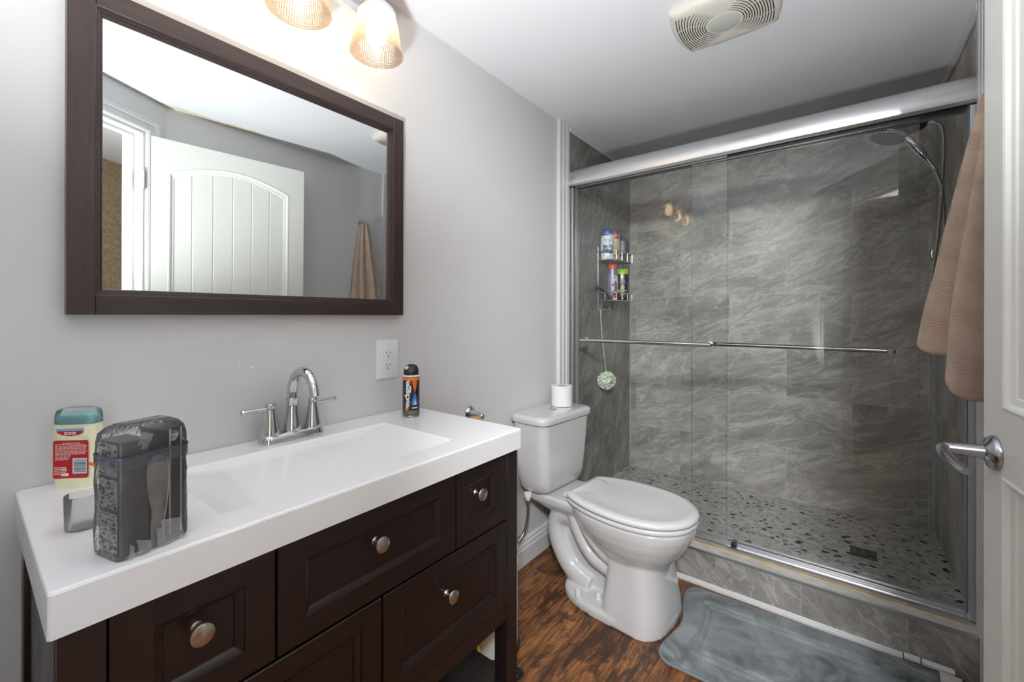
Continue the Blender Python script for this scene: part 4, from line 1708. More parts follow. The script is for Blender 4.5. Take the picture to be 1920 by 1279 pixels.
for (a, b_, c) in ((0.0, 0.031, 1), (XR - 0.029, XR, -1)):
    bm = B()
    box(bm, a, b_, 2.100, 2.106, CT + 0.012, 1.925)
    x0 = b_ - 0.004 if c > 0 else a
    box(bm, x0, x0 + 0.004, 2.106, 2.166, CT + 0.012, 1.925)
    box(bm, (a if c > 0 else a + 0.004), (b_ - 0.004 if c > 0 else b_), 2.160, 2.166, CT + 0.012, 1.925)
    obj('wall_jamb', bm, STEELV, sf, smooth=False)
    bm = B()
    x1 = b_ if c > 0 else a - 0.003
    box(bm, x1, x1 + 0.003, 2.124, 2.136, CT + 0.02, 1.925)
    obj('bumper_strip', bm, plain('bumper_grey', (112, 120, 128), 0.5) if c < 0 else BUMP, sf, smooth=False)
bm = B()
prism(bm, [(2.098, CT), (2.0985, CT + 0.008), (2.110, CT + 0.0125), (2.125, CT + 0.0125), (2.126, CT + 0.008), (2.131, CT + 0.008), (2.132, CT + 0.026), (2.1345, CT + 0.026), (2.1355, CT + 0.010), (2.160, CT + 0.010), (2.161, CT + 0.030), (2.164, CT + 0.030), (2.168, CT)], 'x', 0.0, XR)
obj('sill_track', bm, STEEL, sf, angle=25)
bm = B()
tube(bm, [(x, 2.0965 + 0.0008 * math.sin(x * 41), CT + 0.0015) for x in [0.02 + i * 0.0396 for i in range(40)]], [0.0022 + 0.0016 * abs(math.sin(i * 1.7)) * (1 if i > 16 else 0.3) for i in range(40)], 8)
obj('caulk_bead', bm, m_caulk(), sf)
bm = B()
box(bm, 0.832, 0.856, 2.112, 2.131, CT + 0.0125, CT + 0.030)
obj('door_guide', bm, BLACK, sf, bevel=0.002)


def glass_panel(name, label, x0, x1, y, z0, z1):
    t = thing(name, label, 'glass door', ((x0 + x1) / 2, y, z0))
    bm = B()
    box(bm, x0, x1, y - 0.003, y + 0.003, z0, z1, 0)
    for f in bm.faces:
        n_ = f.calc_center_median()
        if abs(n_.x - x0) < 1e-4 or abs(n_.x - x1) < 1e-4 or abs(n_.z - z0) < 1e-4 or abs(n_.z - z1) < 1e-4:
            f.material_index = 1
    obj('glass', bm, [GLASS, GEDGE], t, smooth=False)
    bm = B()
    box(bm, x0, x1, y - 0.0055, y + 0.0055, z1 - 0.004, z1 + 0.022)
    obj('hanger_rail', bm, STEEL, t, smooth=False)
    bm = B()
    box(bm, x0, x1, y - 0.0048, y + 0.0048, z0 - 0.010, z0 + 0.004)
    obj('bottom_rail', bm, STEEL, t, smooth=False)
    return t


gp1 = glass_panel('sliding_glass_panel', 'left sliding glass shower door with towel bar on the outside', 0.036, 0.8145, 2.117, 0.200, 1.930)
gp2 = glass_panel('sliding_glass_panel', 'right sliding glass shower door with towel bar on the inside', 0.655, 1.449, 2.148, 0.190, 1.930)


def towel_bar(t, x0, x1, yb, yg, z):
    sg = 1 if yg > yb else -1
    bm = B()
    tube(bm, [(x0, yb, z), (x1, yb, z)], 0.0098, 18)
    bar = obj('towel_bar', bm, CHROME, t)
    for x in (x0 + 0.012, x1 - 0.012):
        bm = B()
        tube(bm, [(x, yb, z), (x, yg - sg * 0.0034, z)], 0.0085, 14)
        lathe(bm, [(0.0, 0.0), (0.0135, 0.0), (0.0135, 0.004), (0.009, 0.006), (0.0, 0.006)], (x, yg - sg * 0.0033, z), (0, -sg, 0), 20)
        lathe(bm, [(0.0, 0.0), (0.0125, 0.0), (0.0115, 0.003), (0.0, 0.0035)], (x, yg + sg * 0.0033, z), (0, sg, 0), 20)
        obj('bar_mount', bm, CHROME, bar)


towel_bar(gp1, 0.098, 0.757, 2.067, 2.117, 1.0745)
towel_bar(gp2, 0.742, 1.385, 2.205, 2.148, 1.0715)

# ------------------------------------------------------------------ shower drain
dr = thing('shower_drain', 'small dark square drain grate in the pebble shower floor', 'drain', (1.305, 2.533, ZS))
bm = B()
cx, cy_ = 1.305, 2.533
for a in ((cx - 0.047, cx + 0.047, cy_ - 0.047, cy_ - 0.042), (cx - 0.047, cx + 0.047, cy_ + 0.042, cy_ + 0.047), (cx - 0.047, cx - 0.042, cy_ - 0.042, cy_ + 0.042), (cx + 0.042, cx + 0.047, cy_ - 0.042, cy_ + 0.042)):
    box(bm, *a, ZS, ZS + 0.003)
obj('grate_frame', bm, plain('drain_dark_metal', (86, 84, 82), 0.35, 1.0), dr, smooth=False)
bm = B()
box(bm, cx - 0.042, cx + 0.042, cy_ - 0.042, cy_ + 0.042, ZS, ZS + 0.0012)
obj('grate_well', bm, RUBBER, dr, smooth=False)
bm = B()
for i in range(6):
    pts = [(cx - 0.040 + j * 0.008, cy_ - 0.034 + i * 0.0135 + 0.004 * math.sin(j * 1.3 + i), ZS + 0.002) for j in range(11)]
    tube(bm, pts, 0.0013, 6)
obj('grate_bars', bm, plain('drain_bars', (104, 102, 100), 0.35, 1.0), dr, smooth=False)

# ------------------------------------------------------------------ corner caddy
KY0, KY1, KD = 2.462, 2.735, 0.125
cad = thing('shower_caddy', 'two-tier steel wire shower caddy on the left tiled shower wall', 'shower caddy', (0.004, 2.6, 1.24))
CADM = plain('caddy_steel', (198, 198, 196), 0.22, 1.0)
for y in (KY0 + 0.004, KY1 - 0.03):
    bm = B()
    tube(bm, [(0.006, y, 1.245), (0.006, y, 1.64)], 0.0032, 10)
    obj('upright', bm, CADM, cad)
for zb, zr in ((1.556, 1.611), (1.302, 1.350)):
    bm = B()
    bm2 = bm
    # flat top rail
    for z, r_ in ((zr, 0.0048), (zb, 0.0026)):
        path = [(0.006, KY0, z), (KD - 0.02, KY0, z), (KD - 0.006, KY0 + 0.006, z), (KD, KY0 + 0.02, z), (KD, KY1 - 0.02, z), (KD - 0.006, KY1 - 0.006, z), (KD - 0.02, KY1, z), (0.006, KY1, z)]
        tube(bm, path, r_, 10)
    tube(bm, [(0.006, KY0, zr), (0.006, KY1, zr)], 0.003, 8)
    obj('rim_rail', bm, CADM, cad)
    for x, y in ((0.055, KY0), (KD, KY0 + 0.012), (KD, KY0 + 0.10), (KD, KY0 + 0.185), (KD, KY1 - 0.012), (0.06, KY1)):
        bm = B()
        tube(bm, [(x, y, zb), (x, y, zr)], 0.0020, 8)
        obj('rail_post', bm, CADM, cad)
    bm = B()
    for i in range(9):
        y = KY0 + 0.02 + i * (KY1 - KY0 - 0.04) / 8
        tube(bm, [(0.006, y, zb), (KD, y, zb)], 0.0018, 8)
    obj('shelf_wires', bm, CADM, cad)
bm = B()
tube(bm, spline([(0.006, KY0 + 0.01, 1.30), (0.006, KY0 + 0.01, 1.252), (0.014, KY0 + 0.012, 1.243), (0.022, KY0 + 0.014, 1.252)], 5), 0.0028, 8)
tube(bm, [(0.012, KY0 + 0.03, 1.247), (0.012, KY0 + 0.16, 1.247)], 0.0036, 8)
obj('hook', bm, CADM, cad)
bm = B()
tube(bm, spline([(0.016, KY0 + 0.06, 1.254), (0.02, KY0 + 0.075, 1.272), (0.022, KY0 + 0.09, 1.268), (0.02, KY0 + 0.105, 1.256)], 5), 0.0034, 8)
tube(bm, [(0.006, KY0 + 0.13, 1.25), (0.006, KY0 + 0.13, 1.30)], 0.003, 8)
obj('razor_hook', bm, BLACK, cad)

FACE = math.atan2(-2.55, 1.15)      # towards the room


def ov(w, d, z, n=32, p=2.6):
    return sup(w, d, z, n, p)


def bottle(name, label, loc, rot, rings, mat, cat='bottle', p=2.6, k=(1, 1, 1)):
    t = thing(name, label, cat, loc, rot, local=True)
    t.scale = k
    bm = B()
    loft(bm, [ov(w, d, z, p=p) for w, d, z in rings])
    b = obj('bottle_body', bm, mat, t, angle=50)
    return t, b


def yfront(w, d, x, p=2.6):
    t = min(1, abs(x) / w)
    return -d * (1 - t ** p) ** (1 / p)


def decal(poly, w, d, mat, parent, name, lift=0.0006, p=2.6):
    bm = B()
    f = bm.faces.new([bm.verts.new((x, 0, z)) for x, z in poly])
    bmesh.ops.triangulate(bm, faces=[f])
    bmesh.ops.subdivide_edges(bm, edges=bm.edges[:], cuts=3)
    for v in bm.verts:
        v.co.y = yfront(w, d, v.co.x, p) - lift
    return obj(name, bm, mat, parent, smooth=False)


def lettering(s, size, w, d, cx, cz, mat, parent, lift=0.001, bold=0.0, sxy=(1, 1), p=2.6):
    bm = text_mesh(s, size, 0.0001, 0, bold)
    for v in bm.verts:
        x, z = v.co.x * sxy[0] + cx, v.co.y * sxy[1] + cz
        v.co = Vector((x, yfront(w, d, x, p) - lift - v.co.z, z))
    return obj('lettering', bm, mat, parent, smooth=False, fix=False)


BW = plain('bottle_white', (228, 232, 236), 0.3)
BBLUE = plain('bottle_blue', (38, 84, 168), 0.3)
NAVY = plain('print_navy', (22, 48, 112), 0.4)
PGREEN = plain('print_green', (92, 180, 70), 0.4)
z1 = 1.5585
t, b = bottle('shampoo_bottle', 'white shampoo bottle with blue cap on the top caddy shelf', (0.049, 2.506, z1), math.radians(26),
              [(0.034, 0.017, 0), (0.036, 0.019, 0.004), (0.037, 0.020, 0.03), (0.0385, 0.020, 0.08), (0.0375, 0.020, 0.12), (0.033, 0.0185, 0.150)], BW, k=(1.06, 1.0, 1.10))
bm = B()
loft(bm, [ov(0.0325, 0.0188, 0.150), ov(0.032, 0.0190, 0.153), ov(0.028, 0.018, 0.170), ov(0.024, 0.016, 0.178), ov(0.018, 0.011, 0.181)])
obj('cap', bm, BBLUE, t, angle=50)
W_, D_ = 0.038, 0.020
decal([(-0.036, 0.138), (-0.033, 0.149), (0.033, 0.149), (0.03, 0.147), (0.0, 0.141)], 0.0365, 0.0197, BBLUE, b, 'blue_shoulder')
decal(rrect(-0.024, 0.033, 0.036, 0.086, 0.003), W_, D_, BBLUE, b, 'blue_panel')
decal([(-0.024, 0.056), (0.033, 0.056), (0.033, 0.062), (-0.024, 0.062)], W_, D_, NAVY, b, 'navy_stripe', 0.0009)
decal([(-0.022, 0.050), (0.033, 0.050), (0.033, 0.0555), (-0.022, 0.0555)], W_, D_, PGREEN, b, 'green_stripe', 0.0009)
lettering('MEN', 0.030, W_, D_, 0.004, 0.0755, NAVY, b, 0.0014, 0.0006, (0.95, 0.9))
lettering('2in1', 0.014, W_, D_, 0.004, 0.0965, NAVY, b, 0.0012, 0.0002)
bm = B()
for zz, x0, x1 in ((0.116, -0.004, 0.024), (0.111, -0.010, 0.024), (0.106, -0.006, 0.022)):
    x = x0
    while x < x1:
        box(bm, x, x + 0.0036, yfront(W_, D_, x + 0.002) - 0.0010, yfront(W_, D_, x + 0.002) - 0.0004, zz - 0.0011, zz + 0.0011)
        x += 0.0046
box(bm, -0.014, -0.006, yfront(W_, D_, -0.010) - 0.0010, yfront(W_, D_, -0.010) - 0.0004, 0.1125, 0.1185)
obj('fine_print', bm, NAVY, b, smooth=False)

BTAN = plain('bottle_tan', (196, 184, 146), 0.35)
RED = plain('print_red', (172, 40, 44), 0.4)
BROWN = plain('print_brown', (92, 70, 48), 0.5)
OLIVE = plain('print_olive', (84, 100, 52), 0.5)
t, b = bottle('conditioner_bottle', 'cream conditioner bottle with red cap on the top caddy shelf', (0.062, 2.592, z1), math.radians(26),
              [(0.029, 0.017, 0), (0.031, 0.019, 0.004), (0.0315, 0.020, 0.06), (0.0305, 0.020, 0.120), (0.027, 0.0185, 0.154)], BTAN, k=(1.0, 1.0, 1.10))
bm = B()
loft(bm, [ov(0.0268, 0.0186, 0.154), ov(0.0268, 0.0186, 0.172), ov(0.025, 0.017, 0.177), ov(0.016, 0.010, 0.178)])
obj('cap', bm, RED, t, angle=50)
W_, D_ = 0.0315, 0.0200
decal([(-0.024, 0.130), (0.026, 0.130), (0.025, 0.147), (-0.024, 0.147)], 0.0305, 0.0199, RED, b, 'red_band')
decal(rrect(-0.021, -0.007, 0.132, 0.146, 0.003), 0.0305, 0.0199, BW, b, 'white_square', 0.0009)
decal([(0.002 + 0.022 * math.cos(2 * PI * i / 18), 0.073 + 0.026 * math.sin(2 * PI * i / 18)) for i in range(18)], W_, D_, plain('print_peach', (202, 172, 128), 0.5), b, 'round_motif', 0.0007)
decal([(0.012 + 0.009 * math.cos(2 * PI * i / 12), 0.050 + 0.011 * math.sin(2 * PI * i / 12)) for i in range(12)], W_, D_, BROWN, b, 'brown_leaf', 0.0011)
decal([(-0.010 + 0.008 * math.cos(2 * PI * i / 12), 0.110 + 0.011 * math.sin(2 * PI * i / 12)) for i in range(12)], W_, D_, OLIVE, b, 'olive_leaf', 0.0011)
bm = B()
for zz in (0.082, 0.076, 0.070, 0.064):
    for x in (-0.016, -0.009, -0.002, 0.005):
        box(bm, x, x + 0.0055, yfront(W_, D_, x + 0.003) - 0.0014, yfront(W_, D_, x + 0.003) - 0.0009, zz - 0.0010, zz + 0.0010)
obj('fine_print', bm, BROWN, b, smooth=False)

PUMPM = plain('bottle_slate', (70, 76, 84), 0.35)
t, b = bottle('pump_bottle', 'dark slate pump bottle on the far end of the top caddy shelf', (0.078, 2.680, z1), math.radians(26),
              [(0.031, 0.024, 0), (0.033, 0.026, 0.004), (0.033, 0.026, 0.10), (0.031, 0.025, 0.128), (0.017, 0.016, 0.133), (0.0135, 0.0135, 0.136)], PUMPM, k=(1.22, 1.1, 1.10))
bm = B()
lathe(bm, [(0.0145, 0.136), (0.0145, 0.156), (0.011, 0.161), (0.0055, 0.162), (0.0052, 0.186), (0.010, 0.188), (0.0105, 0.196), (0.0, 0.198)], seg=24)
tube(bm, spline([(0, 0, 0.193), (-0.020, -0.004, 0.194), (-0.036, -0.008, 0.190)], 4), [0.0055] * 4 + [0.0048] * 5, 10)
obj('pump_head', bm, PUMPM, t)
decal(rrect(-0.016, 0.0, 0.008, 0.034, 0.001), 0.033, 0.026, plain('print_slate_pale', (150, 168, 178), 0.5), b, 'pale_label')

z2 = 1.3045
LILAC = plain('bottle_lilac', (128, 116, 158), 0.25, coat=0.3)
ORNG = plain('cap_orange', (232, 92, 62), 0.35)
t, b = bottle('pet_wash_bottle', 'lilac bottle with orange cap on the lower caddy shelf', (0.052, 2.580, z2), math.radians(26),
              [(0.030, 0.019, 0), (0.032, 0.021, 0.004), (0.032, 0.021, 0.04), (0.034, 0.021, 0.085), (0.032, 0.020, 0.115), (0.023, 0.016, 0.145), (0.019, 0.0155, 0.160)], LILAC, k=(1.12, 1.1, 1.28))
bm = B()
loft(bm, [ov(0.024, 0.0185, 0.158, p=2), ov(0.0245, 0.019, 0.162, p=2), ov(0.024, 0.0185, 0.184, p=2), ov(0.020, 0.015, 0.187, p=2)])
obj('cap', bm, ORNG, t, angle=50)
W_, D_ = 0.0335, 0.0210
decal(rrect(-0.006, 0.028, 0.030, 0.125, 0.006), W_, D_, plain('label_pale_lilac', (198, 196, 206), 0.4), b, 'pale_label')
decal(rrect(-0.002, 0.026, 0.030, 0.050, 0.003), W_, D_, plain('print_magenta', (150, 62, 120), 0.4), b, 'magenta_panel', 0.0009)
decal(rrect(-0.001, 0.023, 0.112, 0.123, 0.003), 0.032, 0.0203, RED, b, 'red_banner', 0.0012)
decal([(0.011, 0.046), (0.024, 0.046), (0.026, 0.066), (0.024, 0.086), (0.018, 0.098), (0.011, 0.096), (0.009, 0.086), (0.014, 0.078), (0.012, 0.06)], W_, D_, plain('print_dog_brown', (124, 84, 66), 0.5), b, 'dog_print', 0.0012)
decal(rrect(-0.004, 0.006, 0.074, 0.084, 0.001), W_, D_, plain('print_dark', (58, 54, 70), 0.5), b, 'dark_square', 0.0012)

LIME = plain('cap_lime', (158, 206, 30), 0.35)
BLK = plain('bottle_black', (20, 20, 24), 0.25, coat=0.2)
t, b = bottle('black_wash_bottle', 'black bottle with lime green cap on the lower caddy shelf', (0.080, 2.672, z2), math.radians(26),
              [(0.032, 0.021, 0), (0.034, 0.023, 0.004), (0.034, 0.023, 0.03), (0.0315, 0.022, 0.065), (0.034, 0.023, 0.105), (0.0345, 0.023, 0.125), (0.032, 0.022, 0.138)], BLK, k=(1.2, 1.1, 1.26))
bm = B()
loft(bm, [ov(0.031, 0.0215, 0.138), ov(0.0315, 0.022, 0.141), ov(0.030, 0.0205, 0.164), ov(0.026, 0.017, 0.167)])
obj('cap', bm, LIME, t, angle=50)
W_, D_ = 0.0335, 0.0228
PALE = plain('print_pale_gold', (206, 196, 150), 0.5)
dog = [(-0.010, 0.030), (0.010, 0.030), (0.012, 0.034), (0.016, 0.040), (0.010, 0.044), (0.009, 0.060), (0.011, 0.072), (0.009, 0.079), (0.002, 0.082), (-0.006, 0.081), (-0.010, 0.075), (-0.009, 0.068), (-0.0085, 0.055), (-0.009, 0.040)]
decal(dog, W_, D_, PALE, b, 'dog_print', 0.0010)
decal(rrect(-0.017, 0.017, 0.092, 0.099, 0.001), W_, D_, plain('print_blue_band', (44, 60, 130), 0.4), b, 'blue_band', 0.0010)
decal([(-0.014, 0.104), (0.014, 0.104), (0.006, 0.108), (0.0, 0.113), (-0.006, 0.108)], W_, D_, PALE, b, 'gold_crown', 0.0010)
bm = B()
for x in (-0.012, -0.006, 0.0, 0.006):
    box(bm, x, x + 0.0045, yfront(W_, D_, x + 0.002) - 0.0018, yfront(W_, D_, x + 0.002) - 0.0013, 0.0945, 0.0965)
    box(bm, x, x + 0.0045, yfront(W_, D_, x + 0.002) - 0.0014, yfront(W_, D_, x + 0.002) - 0.0009, 0.0225, 0.0245)
obj('fine_print', bm, BW, b, smooth=False)
bm = B()
f = bm.faces.new([bm.verts.new((0.0045 * math.cos(2 * PI * i / 16) - 0.001, -D_ - 0.001, 0.013 + 0.0045 * math.sin(2 * PI * i / 16))) for i in range(16)])
obj('white_dot', bm, BW, b, smooth=False)

# razors and an orange scrubber lying in the lower tray
rz = thing('razor', 'black razor leaning out at the near end of the lower caddy shelf', 'razor', (0.045, 2.475, 1.345))
bm = B()
tube(bm, spline([(0.070, 2.505, 1.314), (0.050, 2.482, 1.352), (0.032, 2.450, 1.374), (0.022, 2.435, 1.380)], 5), [0.005] * 8 + [0.0065] * 8, 10)
obj('razor_handle', bm, BLACK, rz)
bm = B()
box(bm, 0.006, 0.032, 2.418, 2.438, 1.370, 1.394)
obj('razor_head', bm, plain('razor_dark_red', (90, 34, 30), 0.4), rz, bevel=0.003)
wr = thing('razor', 'white handled razor lying across the lower caddy rail', 'razor', (0.12, 2.53, 1.34))
bm = B()
tube(bm, spline([(0.104, 2.486, 1.318), (0.107, 2.505, 1.342), (0.116, 2.535, 1.3635), (0.128, 2.580, 1.368), (0.132, 2.612, 1.367)], 6), [0.0038] * 8 + [0.0046] * 17, 10)
obj('razor_handle', bm, plain('razor_ivory', (222, 210, 192), 0.35), wr)
bm = B()
box(bm, 0.100, 0.120, 2.478, 2.500, 1.306, 1.316)
obj('razor_head', bm, WHITEP, wr, bevel=0.002)
sc = thing('scrubber', 'orange oval scrubber lying in the lower caddy tray', 'scrubber', (0.088, 2.528, 1.3045))
bm = B()
sphere(bm, (0.100, 2.508, 1.3265), 0.022, 0.70, 1.5, 0.95, 28, 16)
obj('scrubber_pad', bm, plain('scrubber_orange', (190, 96, 66), 0.8, vary=0.15, scale=120, bump=0.4), sc)

# ------------------------------------------------------------------ bath pouf
pf = thing('bath_pouf', 'pale green mesh bath pouf hanging on a white cord in the shower', 'bath pouf', (0.060, 2.466, 0.803))
bm = B()
random.seed(5)
pcx = Vector((0.064, 2.468, 0.803))
for k in range(46):
    d = Vector((random.gauss(0, 1), random.gauss(0, 1), random.gauss(0, 1))).normalized()
    a, b_ = frame_axes(d)
    ph = random.random() * 6
    r = 0.022 + random.random() * 0.008
    n_ = 22
    ring0, ring1 = [], []
    for i in range(n_):
        t = 2 * PI * i / n_
        u = a * math.cos(t) + b_ * math.sin(t)
        w = math.sin(t * 5 + ph) * 0.006
        ring0.append(pcx + d * 0.030 + u * r * 0.25)
        ring1.append(pcx + d * (0.046 + w) + u * r)
    A = [bm.verts.new(p) for p in ring0]
    Bv = [bm.verts.new(p) for p in ring1]
    for i in range(n_):
        bm.faces.new((A[i], A[(i + 1) % n_], Bv[(i + 1) % n_], Bv[i]))
sphere(bm, pcx, 0.040, u=20, v=12)
obj('mesh_ruffles', bm, plain('pouf_pale_green', (236, 242, 230), 0.8), pf, fix=False)
CORD = plain('white_cord', (222, 222, 216), 0.7)
bm = B()
for o_ in (-0.0035, 0.0035):
    tube(bm, spline([(0.017, KY0 + 0.013 + o_ * 0.3, 1.248), (0.022, KY0 + 0.010 + o_, 1.20), (0.030, KY0 + 0.008 + o_ * 1.3, 1.10), (0.048, KY0 + 0.006 + o_, 0.95), (0.062, KY0 + 0.005, 0.845)], 6), 0.0014, 6)
tube(bm, spline([(0.017, KY0 + 0.012, 1.248), (0.024, KY0 - 0.004, 1.262), (0.020, KY0 - 0.008, 1.268)], 4), 0.0014, 6)
tube(bm, spline([(0.020, KY0 + 0.012, 1.235), (0.028, KY0 + 0.03, 1.25)], 4), 0.0014, 6)
sphere(bm, (0.020, KY0 + 0.011, 1.232), 0.0045, u=12, v=8)
obj('hanging_cord', bm, CORD, pf)

# ------------------------------------------------------------------ hand shower
YSH = 2.60
hs = thing('hand_shower', 'chrome and dark combination shower head with hand shower and steel hose', 'shower head', (XR, YSH, 2.09))
HDARK = plain('shower_dark_navy', (30, 38, 48), 0.25, 0.2, coat=0.4)
HFACE = plain('shower_face_grey', (116, 124, 132), 0.3)
bm = B()
tube(bm, spline([(XR - 0.001, YSH, 2.115), (1.575, YSH, 2.115), (1.545, YSH, 2.100), (1.515, YSH, 2.080)], 5), 0.0105, 14)
lathe(bm, [(0.0, 0.001), (0.030, 0.001), (0.028, 0.006), (0.014, 0.010), (0.0, 0.010)], (XR, YSH, 2.115), (-1, 0, 0), 24)
obj('shower_arm', bm, CHROME, hs)
hc = Vector((1.392, YSH - 0.01, 2.028))
hn = Vector((-0.32, -0.12, -0.94)).normalized()
bm = B()
lathe(bm, [(0.0, -0.012), (0.060, -0.010), (0.071, -0.004), (0.0735, 0.0), (0.072, 0.008), (0.060, 0.022), (0.042, 0.036), (0.030, 0.046), (0.0, 0.050)], hc, -hn, 40)
obj('head_shell', bm, HDARK, hs)
bm = B()
lathe(bm, [(0.0735, 0.0), (0.0738, -0.0045), (0.070, -0.0095), (0.064, -0.0105), (0.064, -0.009)], hc, -hn, 40, cap=False)
obj('chrome_ring', bm, CHROME, hs)
bm = B()
lathe(bm, [(0.0, -0.0135), (0.064, -0.0115), (0.066, -0.0095), (0.0, -0.0095)], hc, -hn, 40)
fc = obj('spray_face', bm, HFACE, hs)
bm = B()
ax, ay = frame_axes(-hn)
for r, n_ in ((0.014, 6), (0.028, 12), (0.042, 18), (0.056, 24)):
    for i in range(n_):
        a = 2 * PI * i / n_
        p = hc + hn * 0.0125 + (ax * math.cos(a) + ay * math.sin(a)) * r
        cyl(bm, p, p + hn * 0.003, 0.0022 if n_ < 20 else 0.0032, 0.0016 if n_ < 20 else 0.0024, 8)
obj('nozzles', bm, HDARK, fc)
bm = B()
loft(bm, [circ(Vector(p), Vector((0, 1, 0)), Vector(q).normalized(), r, 24) for p, q, r in (((1.425, YSH, 2.050), (-0.3, 0, 1), 0.036), ((1.470, YSH, 2.055), (-0.2, 0, 1), 0.034), ((1.505, YSH, 2.062), (-0.2, 0, 1), 0.026), ((1.522, YSH, 2.066), (-0.1, 0, 1), 0.018))])
obj('diverter_body', bm, HDARK, hs)
bm = B()
wand = spline([(1.448, YSH - 0.025, 2.010), (1.468, YSH - 0.027, 1.978), (1.492, YSH - 0.025, 1.938), (1.515, YSH - 0.02, 1.900), (1.530, YSH - 0.016, 1.872)], 6)
tube(bm, wand, [0.0095 + 0.0075 * math.sin(min(1, i / 20) * PI) for i in range(len(wand))], 18)
tube(bm, [(1.530, YSH - 0.016, 1.872), (1.544, YSH - 0.012, 1.846)], [0.0088, 0.0078], 16)
obj('hand_wand', bm, CHROME, hs)
hp1 = spline([(1.510, YSH + 0.0, 2.052), (1.540, YSH - 0.01, 2.052), (1.565, YSH + 0.0, 2.030), (1.574, YSH + 0.01, 1.96), (1.572, YSH + 0.015, 1.85), (1.566, YSH + 0.015, 1.70), (1.550, YSH + 0.005, 1.50), (1.528, YSH - 0.02, 1.33), (1.519, YSH - 0.03, 1.22), (1.525, YSH - 0.03, 1.12), (1.550, YSH - 0.02, 1.05), (1.573, YSH + 0.0, 1.10), (1.580, YSH + 0.02, 1.25), (1.580, YSH + 0.03, 1.45), (1.578, YSH + 0.03, 1.62), (1.570, YSH + 0.02, 1.76), (1.545, YSH - 0.011, 1.845)], 14)
bm = B()
L, rr = 0.0, []
for i, p in enumerate(hp1):
    if i:
        L += (p - hp1[i - 1]).length
    rr.append(0.0080)
tube(bm, hp1, rr, 14)
k = N('ribbed_hose_metal')
tc = k.n('TexCoord')
wv = k.n('TexWave')
wv.wave_type = 'BANDS'
wv.bands_direction = 'Z'
k.set(wv, Scale=70.0, Distortion=0.0)
k.t.links.new(tc.outputs['Object'], wv.inputs['Vector'])
hb = k.bsdf(Base_Color=k.ramp(wv.outputs['Fac'], [(0.2, srgb(130, 124, 118)), (0.7, srgb(224, 217, 208))]), Metallic=1.0, Roughness=0.3)
k.bump(hb, wv.outputs['Fac'], 0.5, 0.002)
obj('steel_hose', bm, k.m, hs)
# wall bracket part-way down
wb = thing('hose_bracket', 'chrome curved bracket on the right shower wall behind the towel', 'bracket', (XR, 2.70, 1.47))
bm = B()
tube(bm, spline([(XR - 0.001, 2.70, 1.450), (1.580, 2.70, 1.440), (1.558, 2.70, 1.452), (1.550, 2.70, 1.482), (1.553, 2.70, 1.505)], 6), [0.017] * 6 + [0.0155] * 6 + [0.013] * 13, 16)
lathe(bm, [(0.0, 0.001), (0.028, 0.001), (0.026, 0.008), (0.016, 0.011), (0.0, 0.011)], (XR, 2.70, 1.450), (-1, 0, 0), 24)
obj('bracket_body', bm, CHROME, wb)

# ------------------------------------------------------------------ towel on the right wall
XW = XR + 0.002
hk = thing('towel_hook', 'small steel towel hook on the right wall above the towel', 'hook', (XW, 1.80, 1.85))
bm = B()
lathe(bm, [(0.0, 0.001), (0.020, 0.001), (0.018, 0.006), (0.0, 0.007)], (XW, 1.80, 1.862), (-1, 0, 0), 20)
tube(bm, spline([(XW - 0.004, 1.80, 1.862), (XW - 0.030, 1.80, 1.852), (XW - 0.040, 1.80, 1.868)], 5), 0.005, 10)
obj('hook_body', bm, NICKEL, hk)

tw_ = thing('bath_towel', 'tan terry bath towel hanging in folds on the right wall by the shower', 'towel', (XW - 0.05, 1.80, 0.98))
bm = B()
NU, NV = 140, 70
uvl = bm.loops.layers.uv.new('UVMap')
grid = []


def towel_pt(u, v):
    # u 0..1 around from the shower side to the room side, v 0..1 from hook to hem
    phi = math.pi * (0.03 + 0.94 * u)
    e = v ** 0.9
    w = 0.022 + 0.098 * e
    d = 0.034 + 0.106 * v ** 0.95
    t = (u - 0.5) / 0.5
    fold = math.cos(2 * PI * (3.8 * u - 0.90) + 0.5 * math.sin(v * 3.0))
    amp = (0.012 + 0.030 * e) * (0.55 + 0.45 * math.sin(phi))
    fold = fold if fold > 0 else -abs(fold) ** 0.6      # rounded crests, tight valleys
    nx, ny = math.sin(phi), math.cos(phi)
    rx = d * math.sin(phi) ** 0.85 + nx * amp * fold
    ry = w * math.cos(phi) + ny * amp * fold
    wob = mnoise.noise(Vector((u * 5, v * 4, 2.0))) * 0.010 * e
    if u > 0.42:
        q = min(1.0, (u - 0.42) / 0.58)
        hem = 1.160 - 0.26 * q ** 1.1 + 0.020 * math.cos(2 * PI * (3.8 * u - 0.90) + 2.4)
    else:
        hem = 1.150 - 0.022 * min(1.0, (0.42 - u) / 0.14) + 0.012 * math.cos(2 * PI * (3.8 * u - 0.90) + 2.4)
    z = 1.862 + (hem - 1.862) * v - 0.012 * (1 - v) * abs(math.sin(phi * 3))
    return Vector((XW - 0.006 - max(0.0, rx) - wob * 0.5, 1.815 + ry + wob, z))


for j in range(NV + 1):
    grid.append([bm.verts.new(towel_pt(i / NU, j / NV)) for i in range(NU + 1)])
for j in range(NV):
    for i in range(NU):
        f = bm.faces.new((grid[j][i], grid[j][i + 1], grid[j + 1][i + 1], grid[j + 1][i]))
        for lp, (a, b_) in zip(f.loops, ((i, j), (i + 1, j), (i + 1, j + 1), (i, j + 1))):
            lp[uvl].uv = (a / NU, b_ / NV)
for v in bm.verts:
    v.co.x = min(v.co.x, XW - 0.006)
obj('towel_cloth', bm, TOWEL, tw_, solid=0.007, fix=True)

